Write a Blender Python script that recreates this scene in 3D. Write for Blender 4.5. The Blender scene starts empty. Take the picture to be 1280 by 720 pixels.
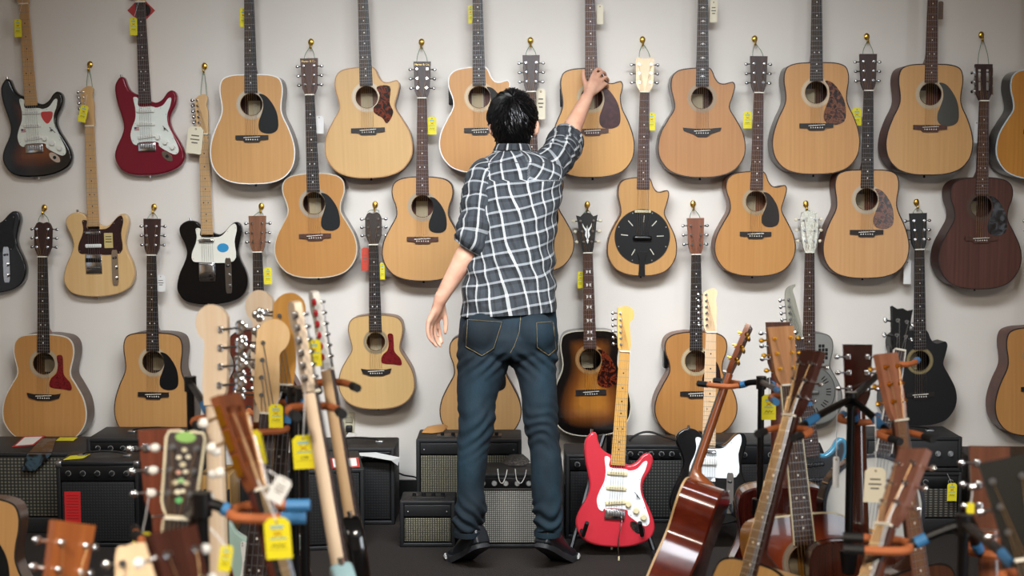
import bpy, bmesh, math, random
import numpy as np
from mathutils import Vector, Matrix
from mathutils.geometry import delaunay_2d_cdt
from mathutils.bvhtree import BVHTree

random.seed(7); rng = np.random.default_rng(7)
scene = bpy.context.scene
col = scene.collection
PI = math.pi

# ------------------------------------------------------------------ camera
F = 1800.0                       # focal length in pixels of the 1280 px frame
CAMZ = 1.53
PITCH = math.atan(138 / F)
cam_d = bpy.data.cameras.new('camera'); cam = bpy.data.objects.new('camera', cam_d); col.objects.link(cam)
cam.location = (0, 0, CAMZ); cam.rotation_euler = (PI / 2 - PITCH, 0, 0)
cam_d.sensor_width = 36; cam_d.lens = 36 * F / 1280; cam_d.clip_start = 0.05
cam_d.dof.use_dof = True; cam_d.dof.focus_distance = 6.1; cam_d.dof.aperture_fstop = 4.0
scene.camera = cam

WALL = 6.75                      # y of the guitar wall
X0, X1, Y0, ZC = -4.2, 4.2, -3.6, 3.3

# ------------------------------------------------------------------ world, daylight, exposure
w = bpy.data.worlds.new('sky'); scene.world = w; w.use_nodes = True
bg = w.node_tree.nodes['Background']; bg.inputs[0].default_value = (0.80, 0.90, 1.0, 1); bg.inputs[1].default_value = 0.3

def area(name, loc, rot, sx, sy, power, color):
    d = bpy.data.lights.new(name, 'AREA'); d.shape = 'RECTANGLE'; d.size = sx; d.size_y = sy
    d.energy = power; d.color = color
    o = bpy.data.objects.new(name, d); col.objects.link(o); o.location = loc; o.rotation_euler = rot
    return o
# daylight coming in through the right window; the unseen left window is added to balance the light
area('window_daylight_right', (X1 - 0.10, -0.7, 1.55), (PI / 2, 0, PI / 2), 1.9, 2.0, 85, (0.86, 0.93, 1.0))
area('window_daylight_left', (X0 + 0.10, 1.9, 1.55), (PI / 2, 0, -PI / 2), 1.9, 2.0, 2.5, (0.86, 0.93, 1.0))
# unseen ceiling lamps added as warm fill for the foreground
FILL_LAMPS = ((-1.2, 0.3, 108), (1.2, 0.3, 84))
for (lx, ly, lw) in FILL_LAMPS:
    area('ceiling_lamp_light', (lx, ly, ZC - 0.12), (0, 0, 0), 0.55, 1.15, lw, (1.0, 0.90, 0.77))
# track lamps under the ceiling that wash the guitar wall
TRACK = [(Vector((x, 3.7, ZC - 0.22)), Vector((x * 0.75 + 0.1, WALL, 0.20))) for x in (-0.95, 0.0, 0.95)]
for a_, b_ in TRACK:
    o = area('track_lamp_light', a_ + (b_ - a_).normalized() * 0.03, (b_ - a_).to_track_quat('-Z', 'Y').to_euler(), 0.9, 0.5, 13.6, (0.92, 0.985, 1.05)); o.data.spread = math.radians(83)

scene.view_settings.view_transform = 'Standard'; scene.view_settings.look = 'None'
scene.view_settings.gamma = 1; scene.view_settings.use_curve_mapping = False
scene.view_settings.exposure = 0.25

# ------------------------------------------------------------------ helpers
def P(px, py, Y):
    """photo pixel -> point on the plane at distance Y"""
    cx, cy = (px - 640) / F, (360 - py) / F
    dy = math.cos(PITCH) + cy * math.sin(PITCH); dz = -math.sin(PITCH) + cy * math.cos(PITCH)
    t = Y / dy
    return Vector((cx * t, Y, CAMZ + dz * t))

def lin(c):
    if isinstance(c, str):
        c = c.lstrip('#'); c = [int(c[i:i + 2], 16) / 255 for i in (0, 2, 4)]
    return tuple(x / 12.92 if x <= 0.04045 else ((x + 0.055) / 1.055) ** 2.4 for x in c) + (1.0,)

MATS = {}
def newmat(name):
    m = bpy.data.materials.new(name); m.use_nodes = True
    nt = m.node_tree; b = nt.nodes['Principled BSDF']
    return m, nt, b
def N(nt, t, **kw):
    n = nt.nodes.new(t)
    for k, v in kw.items(): setattr(n, k, v)
    return n
def ramp(nt, stops, interp='LINEAR'):
    r = nt.nodes.new('ShaderNodeValToRGB'); r.color_ramp.interpolation = interp
    els = r.color_ramp.elements
    while len(els) < len(stops): els.new(0.5)
    for e, (p, c) in zip(els, stops): e.position = p; e.color = c
    return r
def coords(nt, scale, kind='Object', rot=(0, 0, 0)):
    t = N(nt, 'ShaderNodeTexCoord'); m = N(nt, 'ShaderNodeMapping')
    m.inputs['Scale'].default_value = scale; m.inputs['Rotation'].default_value = rot
    nt.links.new(t.outputs[kind], m.inputs[0]); return m.outputs[0]
def plain(c, rough=0.5, metal=0.0, coat=0.0, spec=0.5):
    k = ('plain', str(c), rough, metal, coat, spec)
    if k in MATS: return MATS[k]
    m, nt, b = newmat('paint'); b.inputs['Base Color'].default_value = lin(c)
    b.inputs['Roughness'].default_value = rough; b.inputs['Metallic'].default_value = metal
    b.inputs['Coat Weight'].default_value = coat; b.inputs['Coat Roughness'].default_value = 0.06
    b.inputs['Specular IOR Level'].default_value = spec
    MATS[k] = m; return m
def wood(c1, c2, rough=0.35, coat=0.3, fine=1.0, axis='z'):
    k = ('wood', c1, c2, rough, coat, fine, axis)
    if k in MATS: return MATS[k]
    m, nt, b = newmat('wood')
    s = {'z': (90, 20, 2.2), 'x': (2.2, 20, 90), 'y': (60, 2.2, 60)}[axis]
    v = coords(nt, tuple(q * fine for q in s))
    n = N(nt, 'ShaderNodeTexNoise'); n.inputs['Scale'].default_value = 1; n.inputs['Detail'].default_value = 4
    nt.links.new(v, n.inputs['Vector'])
    v2 = coords(nt, (5, 5, 1.3) if axis == 'z' else (2, 3, 5))
    n2 = N(nt, 'ShaderNodeTexNoise'); n2.inputs['Scale'].default_value = 1.2
    nt.links.new(v2, n2.inputs['Vector'])
    mx = N(nt, 'ShaderNodeMix'); mx.data_type = 'FLOAT'; mx.inputs[0].default_value = 0.35
    nt.links.new(n.outputs[0], mx.inputs[2]); nt.links.new(n2.outputs[0], mx.inputs[3])
    r = ramp(nt, [(0.32, lin(c2)), (0.68, lin(c1))]); nt.links.new(mx.outputs[0], r.inputs[0])
    nt.links.new(r.outputs[0], b.inputs['Base Color'])
    b.inputs['Roughness'].default_value = rough; b.inputs['Coat Weight'].default_value = coat
    b.inputs['Coat Roughness'].default_value = 0.12
    MATS[k] = m; return m
def burst(c_in, c_mid, c_out, e0=0.15, e1=0.45, rough=0.25, coat=0.5):
    """sunburst lacquer: colour follows the distance to the body's edge"""
    k = ('burst', c_in, c_mid, c_out, e0, e1)
    if k in MATS: return MATS[k]
    m, nt, b = newmat('sunburst')
    a = N(nt, 'ShaderNodeAttribute', attribute_name='edge')
    r = ramp(nt, [(0.0, lin(c_out)), (e0, lin(c_out)), ((e0 + e1) / 2, lin(c_mid)), (e1, lin(c_in))])
    nt.links.new(a.outputs['Fac'], r.inputs[0])
    n = N(nt, 'ShaderNodeTexNoise'); n.inputs['Scale'].default_value = 1; nt.links.new(coords(nt, (80, 20, 2)), n.inputs['Vector'])
    hs = N(nt, 'ShaderNodeHueSaturation'); mr = N(nt, 'ShaderNodeMapRange'); mr.inputs[3].default_value = 0.8; mr.inputs[4].default_value = 1.2
    nt.links.new(n.outputs[0], mr.inputs[0]); nt.links.new(mr.outputs[0], hs.inputs['Value']); nt.links.new(r.outputs[0], hs.inputs['Color'])
    nt.links.new(hs.outputs[0], b.inputs['Base Color'])
    b.inputs['Roughness'].default_value = rough; b.inputs['Coat Weight'].default_value = coat; b.inputs['Coat Roughness'].default_value = 0.05
    MATS[k] = m; return m
def mottle(cols, scale=40, rough=0.25, coat=0.3, detail=3):
    k = ('mottle', tuple(cols), scale, rough)
    if k in MATS: return MATS[k]
    m, nt, b = newmat('mottled'); n = N(nt, 'ShaderNodeTexNoise'); n.inputs['Scale'].default_value = scale
    n.inputs['Detail'].default_value = detail; n.inputs['Distortion'].default_value = 1.0
    nt.links.new(coords(nt, (1, 1, 1)), n.inputs['Vector'])
    st = [(0.36 + 0.28 * i / max(1, len(cols) - 1), lin(c)) for i, c in enumerate(cols)]
    r = ramp(nt, st); nt.links.new(n.outputs[0], r.inputs[0]); nt.links.new(r.outputs[0], b.inputs['Base Color'])
    b.inputs['Roughness'].default_value = rough; b.inputs['Coat Weight'].default_value = coat
    MATS[k] = m; return m
def grille(c1, c2, sx=190, sz=190, rough=0.7):
    """woven speaker cloth"""
    k = ('grille', c1, c2, sx, sz)
    if k in MATS: return MATS[k]
    m, nt, b = newmat('grille_cloth')
    wv = []
    for i, (s, d) in enumerate(((sx, 'X'), (sz, 'Z'))):
        wt = N(nt, 'ShaderNodeTexWave', wave_type='BANDS', bands_direction=d); wt.inputs['Scale'].default_value = s / 20 * 3.14
        wt.inputs['Distortion'].default_value = 0.15
        nt.links.new(coords(nt, (1, 1, 1)), wt.inputs['Vector']); wv.append(wt)
    mu = N(nt, 'ShaderNodeMath', operation='MULTIPLY'); nt.links.new(wv[0].outputs['Fac'], mu.inputs[0]); nt.links.new(wv[1].outputs['Fac'], mu.inputs[1])
    r = ramp(nt, [(0.1, lin(c2)), (0.6, lin(c1))]); nt.links.new(mu.outputs[0], r.inputs[0])
    nt.links.new(r.outputs[0], b.inputs['Base Color']); b.inputs['Roughness'].default_value = rough
    bp = N(nt, 'ShaderNodeBump'); bp.inputs['Strength'].default_value = 0.4; bp.inputs['Distance'].default_value = 0.002
    nt.links.new(mu.outputs[0], bp.inputs['Height']); nt.links.new(bp.outputs[0], b.inputs['Normal'])
    MATS[k] = m; return m
def tolex(c='#17181a', rough=0.55):
    k = ('tolex', c, rough)
    if k in MATS: return MATS[k]
    m, nt, b = newmat('tolex'); b.inputs['Base Color'].default_value = lin(c); b.inputs['Roughness'].default_value = rough
    n = N(nt, 'ShaderNodeTexNoise'); n.inputs['Scale'].default_value = 420; nt.links.new(coords(nt, (1, 1, 1)), n.inputs['Vector'])
    bp = N(nt, 'ShaderNodeBump'); bp.inputs['Strength'].default_value = 0.3; bp.inputs['Distance'].default_value = 0.001
    nt.links.new(n.outputs[0], bp.inputs['Height']); nt.links.new(bp.outputs[0], b.inputs['Normal'])
    MATS[k] = m; return m

class MB:
    """collects shapes into one mesh"""
    def __init__(s): s.v = []; s.f = []
    def add(s, vs, fs):
        o = len(s.v); s.v += [tuple(q) for q in vs]; s.f += [tuple(i + o for i in f) for f in fs]; return s
    def box(s, c, d, rot=None):
        x, y, z = d[0] / 2, d[1] / 2, d[2] / 2
        vs = [Vector((a * x, b * y, e * z)) for a in (-1, 1) for b in (-1, 1) for e in (-1, 1)]
        if rot is not None: vs = [rot @ q for q in vs]
        c = Vector(c)
        return s.add([q + c for q in vs], [(0, 1, 3, 2), (4, 6, 7, 5), (0, 4, 5, 1), (2, 3, 7, 6), (0, 2, 6, 4), (1, 5, 7, 3)])
    def bbox(s, c, d, r=0.01):
        """box with chamfered edges"""
        bm = bmesh.new(); bmesh.ops.create_cube(bm, size=1.0)
        for q in bm.verts: q.co = Vector((q.co.x * d[0], q.co.y * d[1], q.co.z * d[2])) + Vector(c)
        bmesh.ops.bevel(bm, geom=list(bm.edges), offset=r, segments=3, affect='EDGES', profile=0.5)
        bm.verts.index_update()
        s.add([q.co.copy() for q in bm.verts], [[q.index for q in f.verts] for f in bm.faces]); bm.free(); return s
    def tube(s, pts, rad, n=8, cap=True, flat=1.0):
        pts = [Vector(p) for p in pts]; m = len(pts)
        rad = list(rad) if hasattr(rad, '__len__') else [rad] * m
        up = None; rings = []
        for i, p in enumerate(pts):
            t = (pts[min(i + 1, m - 1)] - pts[max(i - 1, 0)])
            if t.length < 1e-9: t = Vector((0, 0, 1))
            t.normalize()
            if up is None: up = Vector((0, 0, 1)) if abs(t.z) < 0.9 else Vector((1, 0, 0))
            a = t.cross(up)
            if a.length < 1e-6: a = t.cross(Vector((0, 1, 0)))
            a.normalize(); b = a.cross(t).normalized(); up = b
            rings.append([p + (a * math.cos(2 * PI * k / n) + b * (math.sin(2 * PI * k / n) * flat)) * rad[i] for k in range(n)])
        vs = [q for r in rings for q in r]; fs = []
        for i in range(m - 1):
            for k in range(n):
                k2 = (k + 1) % n; fs.append((i * n + k, i * n + k2, (i + 1) * n + k2, (i + 1) * n + k))
        if cap: fs.append(tuple(range(n - 1, -1, -1))); fs.append(tuple((m - 1) * n + k for k in range(n)))
        return s.add(vs, fs)
    def cyl(s, a, b, r, n=12, r2=None): return s.tube([a, b], [r, r if r2 is None else r2], n)
    def ball(s, c, r, n=10, sc=(1, 1, 1), rot=None):
        vs = []; fs = []; m = n // 2 + 1
        for i in range(m + 1):
            th = PI * i / m
            for k in range(n):
                q = Vector((math.sin(th) * math.cos(2 * PI * k / n) * sc[0], math.sin(th) * math.sin(2 * PI * k / n) * sc[1], math.cos(th) * sc[2])) * r
                if rot is not None: q = rot @ q
                vs.append(q + Vector(c))
        for i in range(m):
            for k in range(n):
                k2 = (k + 1) % n; fs.append((i * n + k, (i + 1) * n + k, (i + 1) * n + k2, i * n + k2))
        return s.add(vs, fs)
    def prism(s, poly, y0, y1, cap0=True):
        """polygon in x,z extruded along y from y0 (front) to y1 (back)"""
        n = len(poly)
        vs = [(x, y0, z) for x, z in poly] + [(x, y1, z) for x, z in poly]
        fs = [(i, (i + 1) % n, (i + 1) % n + n, i + n) for i in range(n)]
        t = cdt(poly)
        if cap0: fs += t
        fs += [tuple(q + n for q in reversed(f)) for f in t]
        return s.add(vs, fs)
    def ring(s, c, r0, r1, y0, y1, n=32):
        """flat annulus facing -y"""
        vs = []
        for k in range(n):
            a = 2 * PI * k / n; ca, sa = math.cos(a), math.sin(a)
            for r, y in ((r0, y0), (r1, y0), (r1, y1), (r0, y1)): vs.append((c[0] + r * ca, y, c[1] + r * sa))
        fs = []
        for k in range(n):
            o, p = 4 * k, 4 * ((k + 1) % n)
            for j in range(4): fs.append((o + j, o + (j + 1) % 4, p + (j + 1) % 4, p + j))
        return s.add(vs, fs)
    def mesh(s, smooth=None):
        me = bpy.data.meshes.new('m'); me.from_pydata(s.v, [], s.f)
        bm = bmesh.new(); bm.from_mesh(me); bmesh.ops.recalc_face_normals(bm, faces=bm.faces); bm.to_mesh(me); bm.free()
        if smooth is not None:
            for p in me.polygons: p.use_smooth = True
            me.set_sharp_from_angle(angle=math.radians(smooth))
        return me
    def build(s, name, mat, parent=None, smooth=35):
        return obj(name, s.mesh(smooth), mat, parent)

def obj(name, me, mat, parent=None):
    o = bpy.data.objects.new(name, me); col.objects.link(o)
    if mat is not None:
        if not me.materials: me.materials.append(mat)
        elif me.materials[0] != mat: o.material_slots[0].link = 'OBJECT'; o.material_slots[0].material = mat   # shared mesh, own material
    if parent is not None: o.parent = parent
    return o
def cdt(poly):
    vs = [Vector(p) for p in poly]; n = len(vs)
    r = delaunay_2d_cdt(vs, [(i, (i + 1) % n) for i in range(n)], [list(range(n))], 1, 1e-7)
    if len(r[0]) != n: # fall back to a fan when points merged
        return [tuple(range(n))]
    inv = [q[0] if q else i for i, q in enumerate(r[3])]
    return [tuple(inv[i] for i in f) for f in r[2]]
def spline(pts, n=8, closed=True):
    """Catmull-Rom through 2-D or 3-D points"""
    p = [np.array(q, float) for q in pts]; m = len(p); out = []
    for i in range(m if closed else m - 1):
        if closed: a, b, c, d = p[i - 1], p[i], p[(i + 1) % m], p[(i + 2) % m]
        else: a, b, c, d = p[max(i - 1, 0)], p[i], p[i + 1], p[min(i + 2, m - 1)]
        for k in range(n):
            t = k / n
            out.append(0.5 * (2 * b + (c - a) * t + (2 * a - 5 * b + 4 * c - d) * t * t + (3 * b - a - 3 * c + d) * t ** 3))
    if not closed: out.append(p[-1])
    return [tuple(float(x) for x in q) for q in out]
def tag(o, label=None, cat=None, group=None, kind=None):
    if label: o['label'] = label
    if cat: o['category'] = cat
    if group: o['group'] = group
    if kind: o['kind'] = kind
    return o
def empty(name, loc=(0, 0, 0)):
    o = bpy.data.objects.new(name, None); col.objects.link(o); o.location = loc; o.empty_display_size = 0.05; return o
def place(o, anchor, world, up, face):
    """put a thing so that its local anchor lands on world, +z along up, -y towards face"""
    up = Vector(up).normalized(); f = Vector(face); f = (f - up * f.dot(up)).normalized()
    x = (-f).cross(up)
    R = Matrix((x, -f, up)).transposed()
    loc = Vector(world) - R @ Vector(anchor)
    o.location = loc; o.rotation_mode = 'XYZ'; o.rotation_euler = R.to_euler('XYZ')
    return R, loc
def text_mesh(s, size):
    cu = bpy.data.curves.new('t', 'FONT'); cu.body = s; cu.size = size; cu.align_x = 'CENTER'; cu.align_y = 'CENTER'; cu.extrude = 0.0003
    cu.resolution_u = 2
    o = bpy.data.objects.new('t', cu); col.objects.link(o)
    dg = bpy.context.evaluated_depsgraph_get(); me = bpy.data.meshes.new_from_object(o.evaluated_get(dg))
    bpy.data.objects.remove(o); bpy.data.curves.remove(cu)
    me.transform(Matrix.Rotation(PI / 2, 4, 'X')); me.materials.clear(); return me

CHROME = plain('#d8dade', 0.14, 1.0); STEEL = plain('#b9bcc0', 0.3, 1.0); GOLD = plain('#d29a34', 0.3, 1.0)
BRASS = plain('#c9a24b', 0.3, 1.0); BLACK = plain('#0c0c0e', 0.35); RUBBER = plain('#101012', 0.65)
WHITE = plain('#f2f0ea', 0.4); BONE = plain('#ece6d6', 0.4); EBONY = wood('#241d1b', '#120e0d', 0.45, 0.0)
ROSE = wood('#5a3526', '#3a2018', 0.5, 0.0); ROSED = wood('#41241b', '#26140f', 0.45, 0.0); MAPLEN = wood('#e3c18b', '#d3ab70', 0.35, 0.4)

# ------------------------------------------------------------------ room
def struct(o): o['kind'] = 'structure'; return o
def wall_mat(c, rough=0.85):
    m, nt, b = newmat('painted_wall'); b.inputs['Roughness'].default_value = rough
    n = N(nt, 'ShaderNodeTexNoise'); n.inputs['Scale'].default_value = 2.2; n.inputs['Detail'].default_value = 5
    nt.links.new(coords(nt, (1, 1, 1)), n.inputs['Vector'])
    a = lin(c); r = ramp(nt, [(0.3, tuple(q * 0.955 for q in a[:3]) + (1,)), (0.7, a)]); nt.links.new(n.outputs[0], r.inputs[0]); nt.links.new(r.outputs[0], b.inputs['Base Color'])
    n2 = N(nt, 'ShaderNodeTexNoise'); n2.inputs['Scale'].default_value = 120; nt.links.new(coords(nt, (1, 1, 1)), n2.inputs['Vector'])
    bp = N(nt, 'ShaderNodeBump'); bp.inputs['Strength'].default_value = 0.12; bp.inputs['Distance'].default_value = 0.002
    nt.links.new(n2.outputs[0], bp.inputs['Height']); nt.links.new(bp.outputs[0], b.inputs['Normal']); return m
def carpet_mat():
    m, nt, b = newmat('carpet'); b.inputs['Roughness'].default_value = 0.95
    n = N(nt, 'ShaderNodeTexNoise'); n.inputs['Scale'].default_value = 160; n.inputs['Detail'].default_value = 3
    nt.links.new(coords(nt, (1, 1, 1)), n.inputs['Vector'])
    r = ramp(nt, [(0.3, lin('#19130f')), (0.55, lin('#251d18')), (0.75, lin('#3a2f28'))]); nt.links.new(n.outputs[0], r.inputs[0]); nt.links.new(r.outputs[0], b.inputs['Base Color'])
    bp = N(nt, 'ShaderNodeBump'); bp.inputs['Strength'].default_value = 0.8; bp.inputs['Distance'].default_value = 0.006
    nt.links.new(n.outputs[0], bp.inputs['Height']); nt.links.new(bp.outputs[0], b.inputs['Normal']); return m
WALLM = wall_mat('#e6dfd6'); T = 0.12
struct(MB().box(((X0 + X1) / 2, (Y0 + WALL) / 2, -0.05), (X1 - X0 + 2 * T, WALL - Y0 + 2 * T, 0.1)).build('floor', carpet_mat()))
struct(MB().box((0, WALL + T / 2, ZC / 2), (X1 - X0 + 2 * T, T, ZC)).build('wall_back', WALLM))
WSIDE = wall_mat('#b39a7e'); WZ0, WZ1 = 0.5, 2.6
for xs, nm, WY0 in ((X0 - T / 2, 'wall_left', 0.9), (X1 + T / 2, 'wall_right', -1.7)):  # the left opening is added for symmetrical lighting
    WY1 = WY0 + 2
    fw = MB()
    for (a, b, z0, z1) in ((Y0, WY0, 0, ZC), (WY1, WALL, 0, ZC), (WY0, WY1, 0, WZ0), (WY0, WY1, WZ1, ZC)):
        fw.box((xs, (a + b) / 2, (z0 + z1) / 2), (T, b - a, z1 - z0))
    struct(fw.build(nm, WSIDE))
struct(MB().box((0, Y0 - T / 2, ZC / 2), (X1 - X0 + 2 * T, T, ZC)).build('wall_front', wall_mat('#8d8378')))
struct(MB().box(((X0 + X1) / 2, (Y0 + WALL) / 2, ZC + 0.05), (X1 - X0 + 2 * T, WALL - Y0 + 2 * T, 0.1)).build('ceiling', wall_mat('#e6e2da')))
GLASS, gnt, gb = newmat('window_glass')
gt = N(gnt, 'ShaderNodeBsdfTransparent'); gg = N(gnt, 'ShaderNodeBsdfGlossy'); gg.inputs['Roughness'].default_value = 0.02
gm = N(gnt, 'ShaderNodeMixShader'); gm.inputs[0].default_value = 0.08
gnt.links.new(gt.outputs[0], gm.inputs[1]); gnt.links.new(gg.outputs[0], gm.inputs[2]); gnt.links.new(gm.outputs[0], gnt.nodes['Material Output'].inputs[0])
for i in range(4):
    xs = X0 - T / 2 if i < 2 else X1 + T / 2; ya = (0.9 if i < 2 else -1.7) + (i % 2); yb = ya + 1  # first two frames belong to the added left window
    f = MB()
    for (a, b, z0, z1) in ((ya, ya + .05, WZ0, WZ1), (yb - .05, yb, WZ0, WZ1), (ya + .05, yb - .05, WZ0, WZ0 + .06), (ya + .05, yb - .05, WZ1 - .06, WZ1)):
        f.box((xs, (a + b) / 2, (z0 + z1) / 2), (0.08, b - a, z1 - z0))
    fr = struct(f.build('window_%d' % (i + 1), plain('#3a3a3c', 0.4, 0.6)))
    MB().box((xs, (ya + yb) / 2, (WZ0 + WZ1) / 2), (0.008, .9, WZ1 - WZ0 - .12)).build('pane', GLASS, fr)
struct(MB().box((0, WALL - 0.008, 0.05), (X1 - X0, 0.016, 0.1)).build('baseboard_back', plain('#1b1a1a', 0.5)))
lampm = plain('#e8e6e0', 0.4)
em, ent, eb = newmat('lamp_diffuser'); eb.inputs['Emission Color'].default_value = (.97, .98, 1, 1); eb.inputs['Emission Strength'].default_value = 2.5
for (lx, ly, lw) in FILL_LAMPS:  # unseen housings of the added fill lamps
    r = empty('ceiling_lamp', (lx, ly, ZC)); tag(r, 'flush fluorescent ceiling lamp ' + {-1.2: 'nearer the left side window', 1.2: 'nearer the right side window'}[lx], 'lamp')
    b = MB()
    for sx in (-1, 1): b.box((sx * .28, 0, -.04), (.04, 1.26, .08))
    for sy in (-1, 1): b.box((0, sy * .61, -.04), (.52, .04, .08))
    b.build('frame', lampm, r); MB().box((0, 0, -.03), (.5, 1.17, .02)).build('diffuser', em, r)
for k, (a_, b_) in enumerate(TRACK):
    u = (b_ - a_).normalized(); g = empty('wall_washer_lamp', a_); tag(g, 'black wall-washing lamp under the ceiling aimed at the ' + ('left', 'middle', 'right')[k] + ' stretch of the guitar wall', 'lamp')
    R = u.to_track_quat('-Z', 'Y').to_matrix(); h_ = MB()
    for sx in (-1, 1): h_.box(R @ Vector((sx * .465, 0, .03)), (.02, .54, .12), R)
    for sy in (-1, 1): h_.box(R @ Vector((0, sy * .265, .03)), (.91, .02, .12), R)
    h_.box(R @ Vector((0, 0, .08)), (.93, .55, .02), R)
    h_.build('housing', plain('#141414', .4), g); MB().cyl(R @ Vector((0, 0, .08)), (0, 0, .22), .012, 8).build('stem', plain('#141414', .4), g)
# wall outlet left of the stacked amplifiers
q = P(436.5, 530, WALL)
o = empty('wall_outlet', (q.x, WALL, q.z)); tag(o, 'ivory electrical outlet on the wall behind the amplifiers', 'outlet')
MB().bbox((0, -.004, 0), (.052, .008, .112), .003).build('cover_plate', plain('#c9c2a6', 0.45), o)
for dz in (.022, -.022): MB().bbox((0, -.010, dz), (.034, .006, .03), .003).build('socket', plain('#aaa48c', 0.45), o)
p_ = MB(); p_.bbox((0.002, -.025, -.018), (.03, .03, .03), .005); p_.build('plug', plain('#1a1a1a'), o)

# ------------------------------------------------------------------ guitar builders (local: x right, z along the neck, back y=0, front y=-D)
HALF = {
 'dread': [(.4, .01), (.72, .055), (.93, .15), (1, .27), (.965, .39), (.86, .51), (.75, .60), (.70, .665), (.705, .74), (.735, .82), (.73, .90), (.655, .963), (.45, .993), (.15, 1.0)],
 'om':    [(.4, .012), (.72, .06), (.93, .16), (1, .27), (.95, .39), (.80, .51), (.67, .60), (.635, .655), (.66, .725), (.73, .80), (.75, .87), (.70, .935), (.54, .98), (.25, 1.0)],
 'ga':    [(.4, .012), (.74, .065), (.95, .17), (1, .28), (.94, .41), (.78, .53), (.655, .61), (.63, .66), (.655, .72), (.70, .79), (.715, .86), (.675, .93), (.53, .98), (.22, 1.0)],
}
CUT = [(.69, .735), (.725, .785), (.745, .82), (.742, .85), (.70, .872), (.62, .868), (.50, .856), (.38, .866), (.29, .91), (.235, .965), (.17, .998), (.08, 1.0)]
def outline(shape, W, L, cut=False, soft=False):
    h = HALF[shape]; r = list(h)
    if cut: r = [p for p in h if p[1] < .70] + CUT
    pts = [(0, 0)] + [(x * W / 2, z * L) for x, z in r] + ([] if cut else [(0, L)]) + [(-x * W / 2, z * L) for x, z in reversed(h)]
    return spline(pts, 5)
def inset(poly, d):
    p = np.array(poly); t = np.roll(p, -1, 0) - np.roll(p, 1, 0); t /= np.linalg.norm(t, axis=1)[:, None] + 1e-9
    n = np.stack([-t[:, 1], t[:, 0]], 1)
    a = np.sum(p[:, 0] * np.roll(p[:, 1], -1) - np.roll(p[:, 0], -1) * p[:, 1])
    if a < 0: n = -n
    return [tuple(q) for q in p + n * d]
def edge_dist(pts, poly):
    p = np.array(pts); a = np.array(poly); b = np.roll(a, -1, 0); ab = b - a
    out = np.full(len(p), 9.0)
    for i in range(len(a)):
        t = np.clip(((p - a[i]) @ ab[i]) / (ab[i] @ ab[i] + 1e-12), 0, 1)
        out = np.minimum(out, np.linalg.norm(p - (a[i] + t[:, None] * ab[i]), axis=1))
    return out
def inside(pts, poly):
    p = np.array(pts); a = np.array(poly); b = np.roll(a, -1, 0); c = np.zeros(len(p), bool)
    for i in range(len(a)):
        m = (a[i, 1] > p[:, 1]) != (b[i, 1] > p[:, 1])
        x = (b[i, 0] - a[i, 0]) * (p[:, 1] - a[i, 1]) / (b[i, 1] - a[i, 1] + 1e-12) + a[i, 0]
        c ^= m & (p[:, 0] < x)
    return c
def plate(poly, hole=None, grid=0.0):
    """triangulated plate: list of 2-D points and triangles, with an optional round hole and interior points"""
    vs = list(poly); n = len(poly); edges = [(i, (i + 1) % n) for i in range(n)]
    if hole:
        cx, cz, r = hole; m = 28
        hp = [(cx + r * math.cos(2 * PI * k / m), cz + r * math.sin(2 * PI * k / m)) for k in range(m)]
        edges += [(n + i, n + (i + 1) % m) for i in range(m)]; vs += hp
    if grid:
        a = np.array(poly); gx = np.arange(a[:, 0].min(), a[:, 0].max(), grid); gz = np.arange(a[:, 1].min(), a[:, 1].max(), grid)
        g = np.array([(x, z) for x in gx for z in gz]); k = inside(g, poly) & (edge_dist(g, poly) > grid * .5)
        if hole: k &= np.hypot(g[:, 0] - hole[0], g[:, 1] - hole[1]) > hole[2] + grid * .5
        vs += [tuple(q) for q in g[k]]
    r = delaunay_2d_cdt([Vector(q) for q in vs], edges, [], 0, 1e-7)
    ov = [tuple(q) for q in r[0]]; tris = r[2]
    c = np.array([np.mean([ov[i] for i in t], 0) for t in tris]); k = inside(c, poly)
    if hole: k &= np.hypot(c[:, 0] - hole[0], c[:, 1] - hole[1]) > hole[2] * .97
    return ov, [tuple(t) for t, kk in zip(tris, k) if kk]
def add_edge_attr(me, poly, scale):
    e = edge_dist([(v.co.x, v.co.z) for v in me.vertices], poly) / scale
    at = me.attributes.new('edge', 'FLOAT', 'POINT'); at.data.foreach_set('value', np.clip(e, 0, 1).astype(np.float32))

_cache = {}
def shared(key, fn):
    if key not in _cache: _cache[key] = fn()
    return _cache[key]
def tuner_mesh(side, length, bw, bh, kind):
    """one machine head: bushing, post, gear box, shaft and button; side +1 points right"""
    def mk():
        m = MB()
        m.cyl((0, -.0005, 0), (0, -.004, 0), .0058, 10); m.cyl((0, -.004, 0), (0, -.013, 0), .0033, 8)
        m.bbox((side * .002, .017, 0), (.013, .008, .016), .002)
        m.cyl((side * .008, .018, 0), (side * length, .018, 0), .0028, 6)
        if kind == 'clover':
            for dx, dz in ((.0, .008), (.0, -.008), (.010, 0)): m.ball((side * (length + .006 + dx), .018, dz), .011, 10, (1, .16, 1))
        else: m.ball((side * (length + bw * .35), .018, 0), 1.0, 10, (bw / 2, .004, bh / 2))
        return m.mesh(40)
    return shared(('tuner', side, length, bw, bh, kind), mk)
def slot_tuner(side):
    """gear on a side plate with the shaft and button pointing backwards, roller across the slot"""
    def mk():
        m = MB(); m.box((0, .008, 0), (.003, .012, .036)); m.cyl((side * .002, .010, 0), (side * .002, .034, 0), .0026, 6); m.cyl((0, .008, .0), (-side * .030, .008, 0), .0035, 8)
        return m.mesh(40)
    return shared(('slot', side), mk)
def slot_button(side): return shared(('slotb', side), lambda: MB().ball((side * .002, .040, 0), 1.0, 10, (.0055, .010, .0085)).mesh(40))
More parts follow.
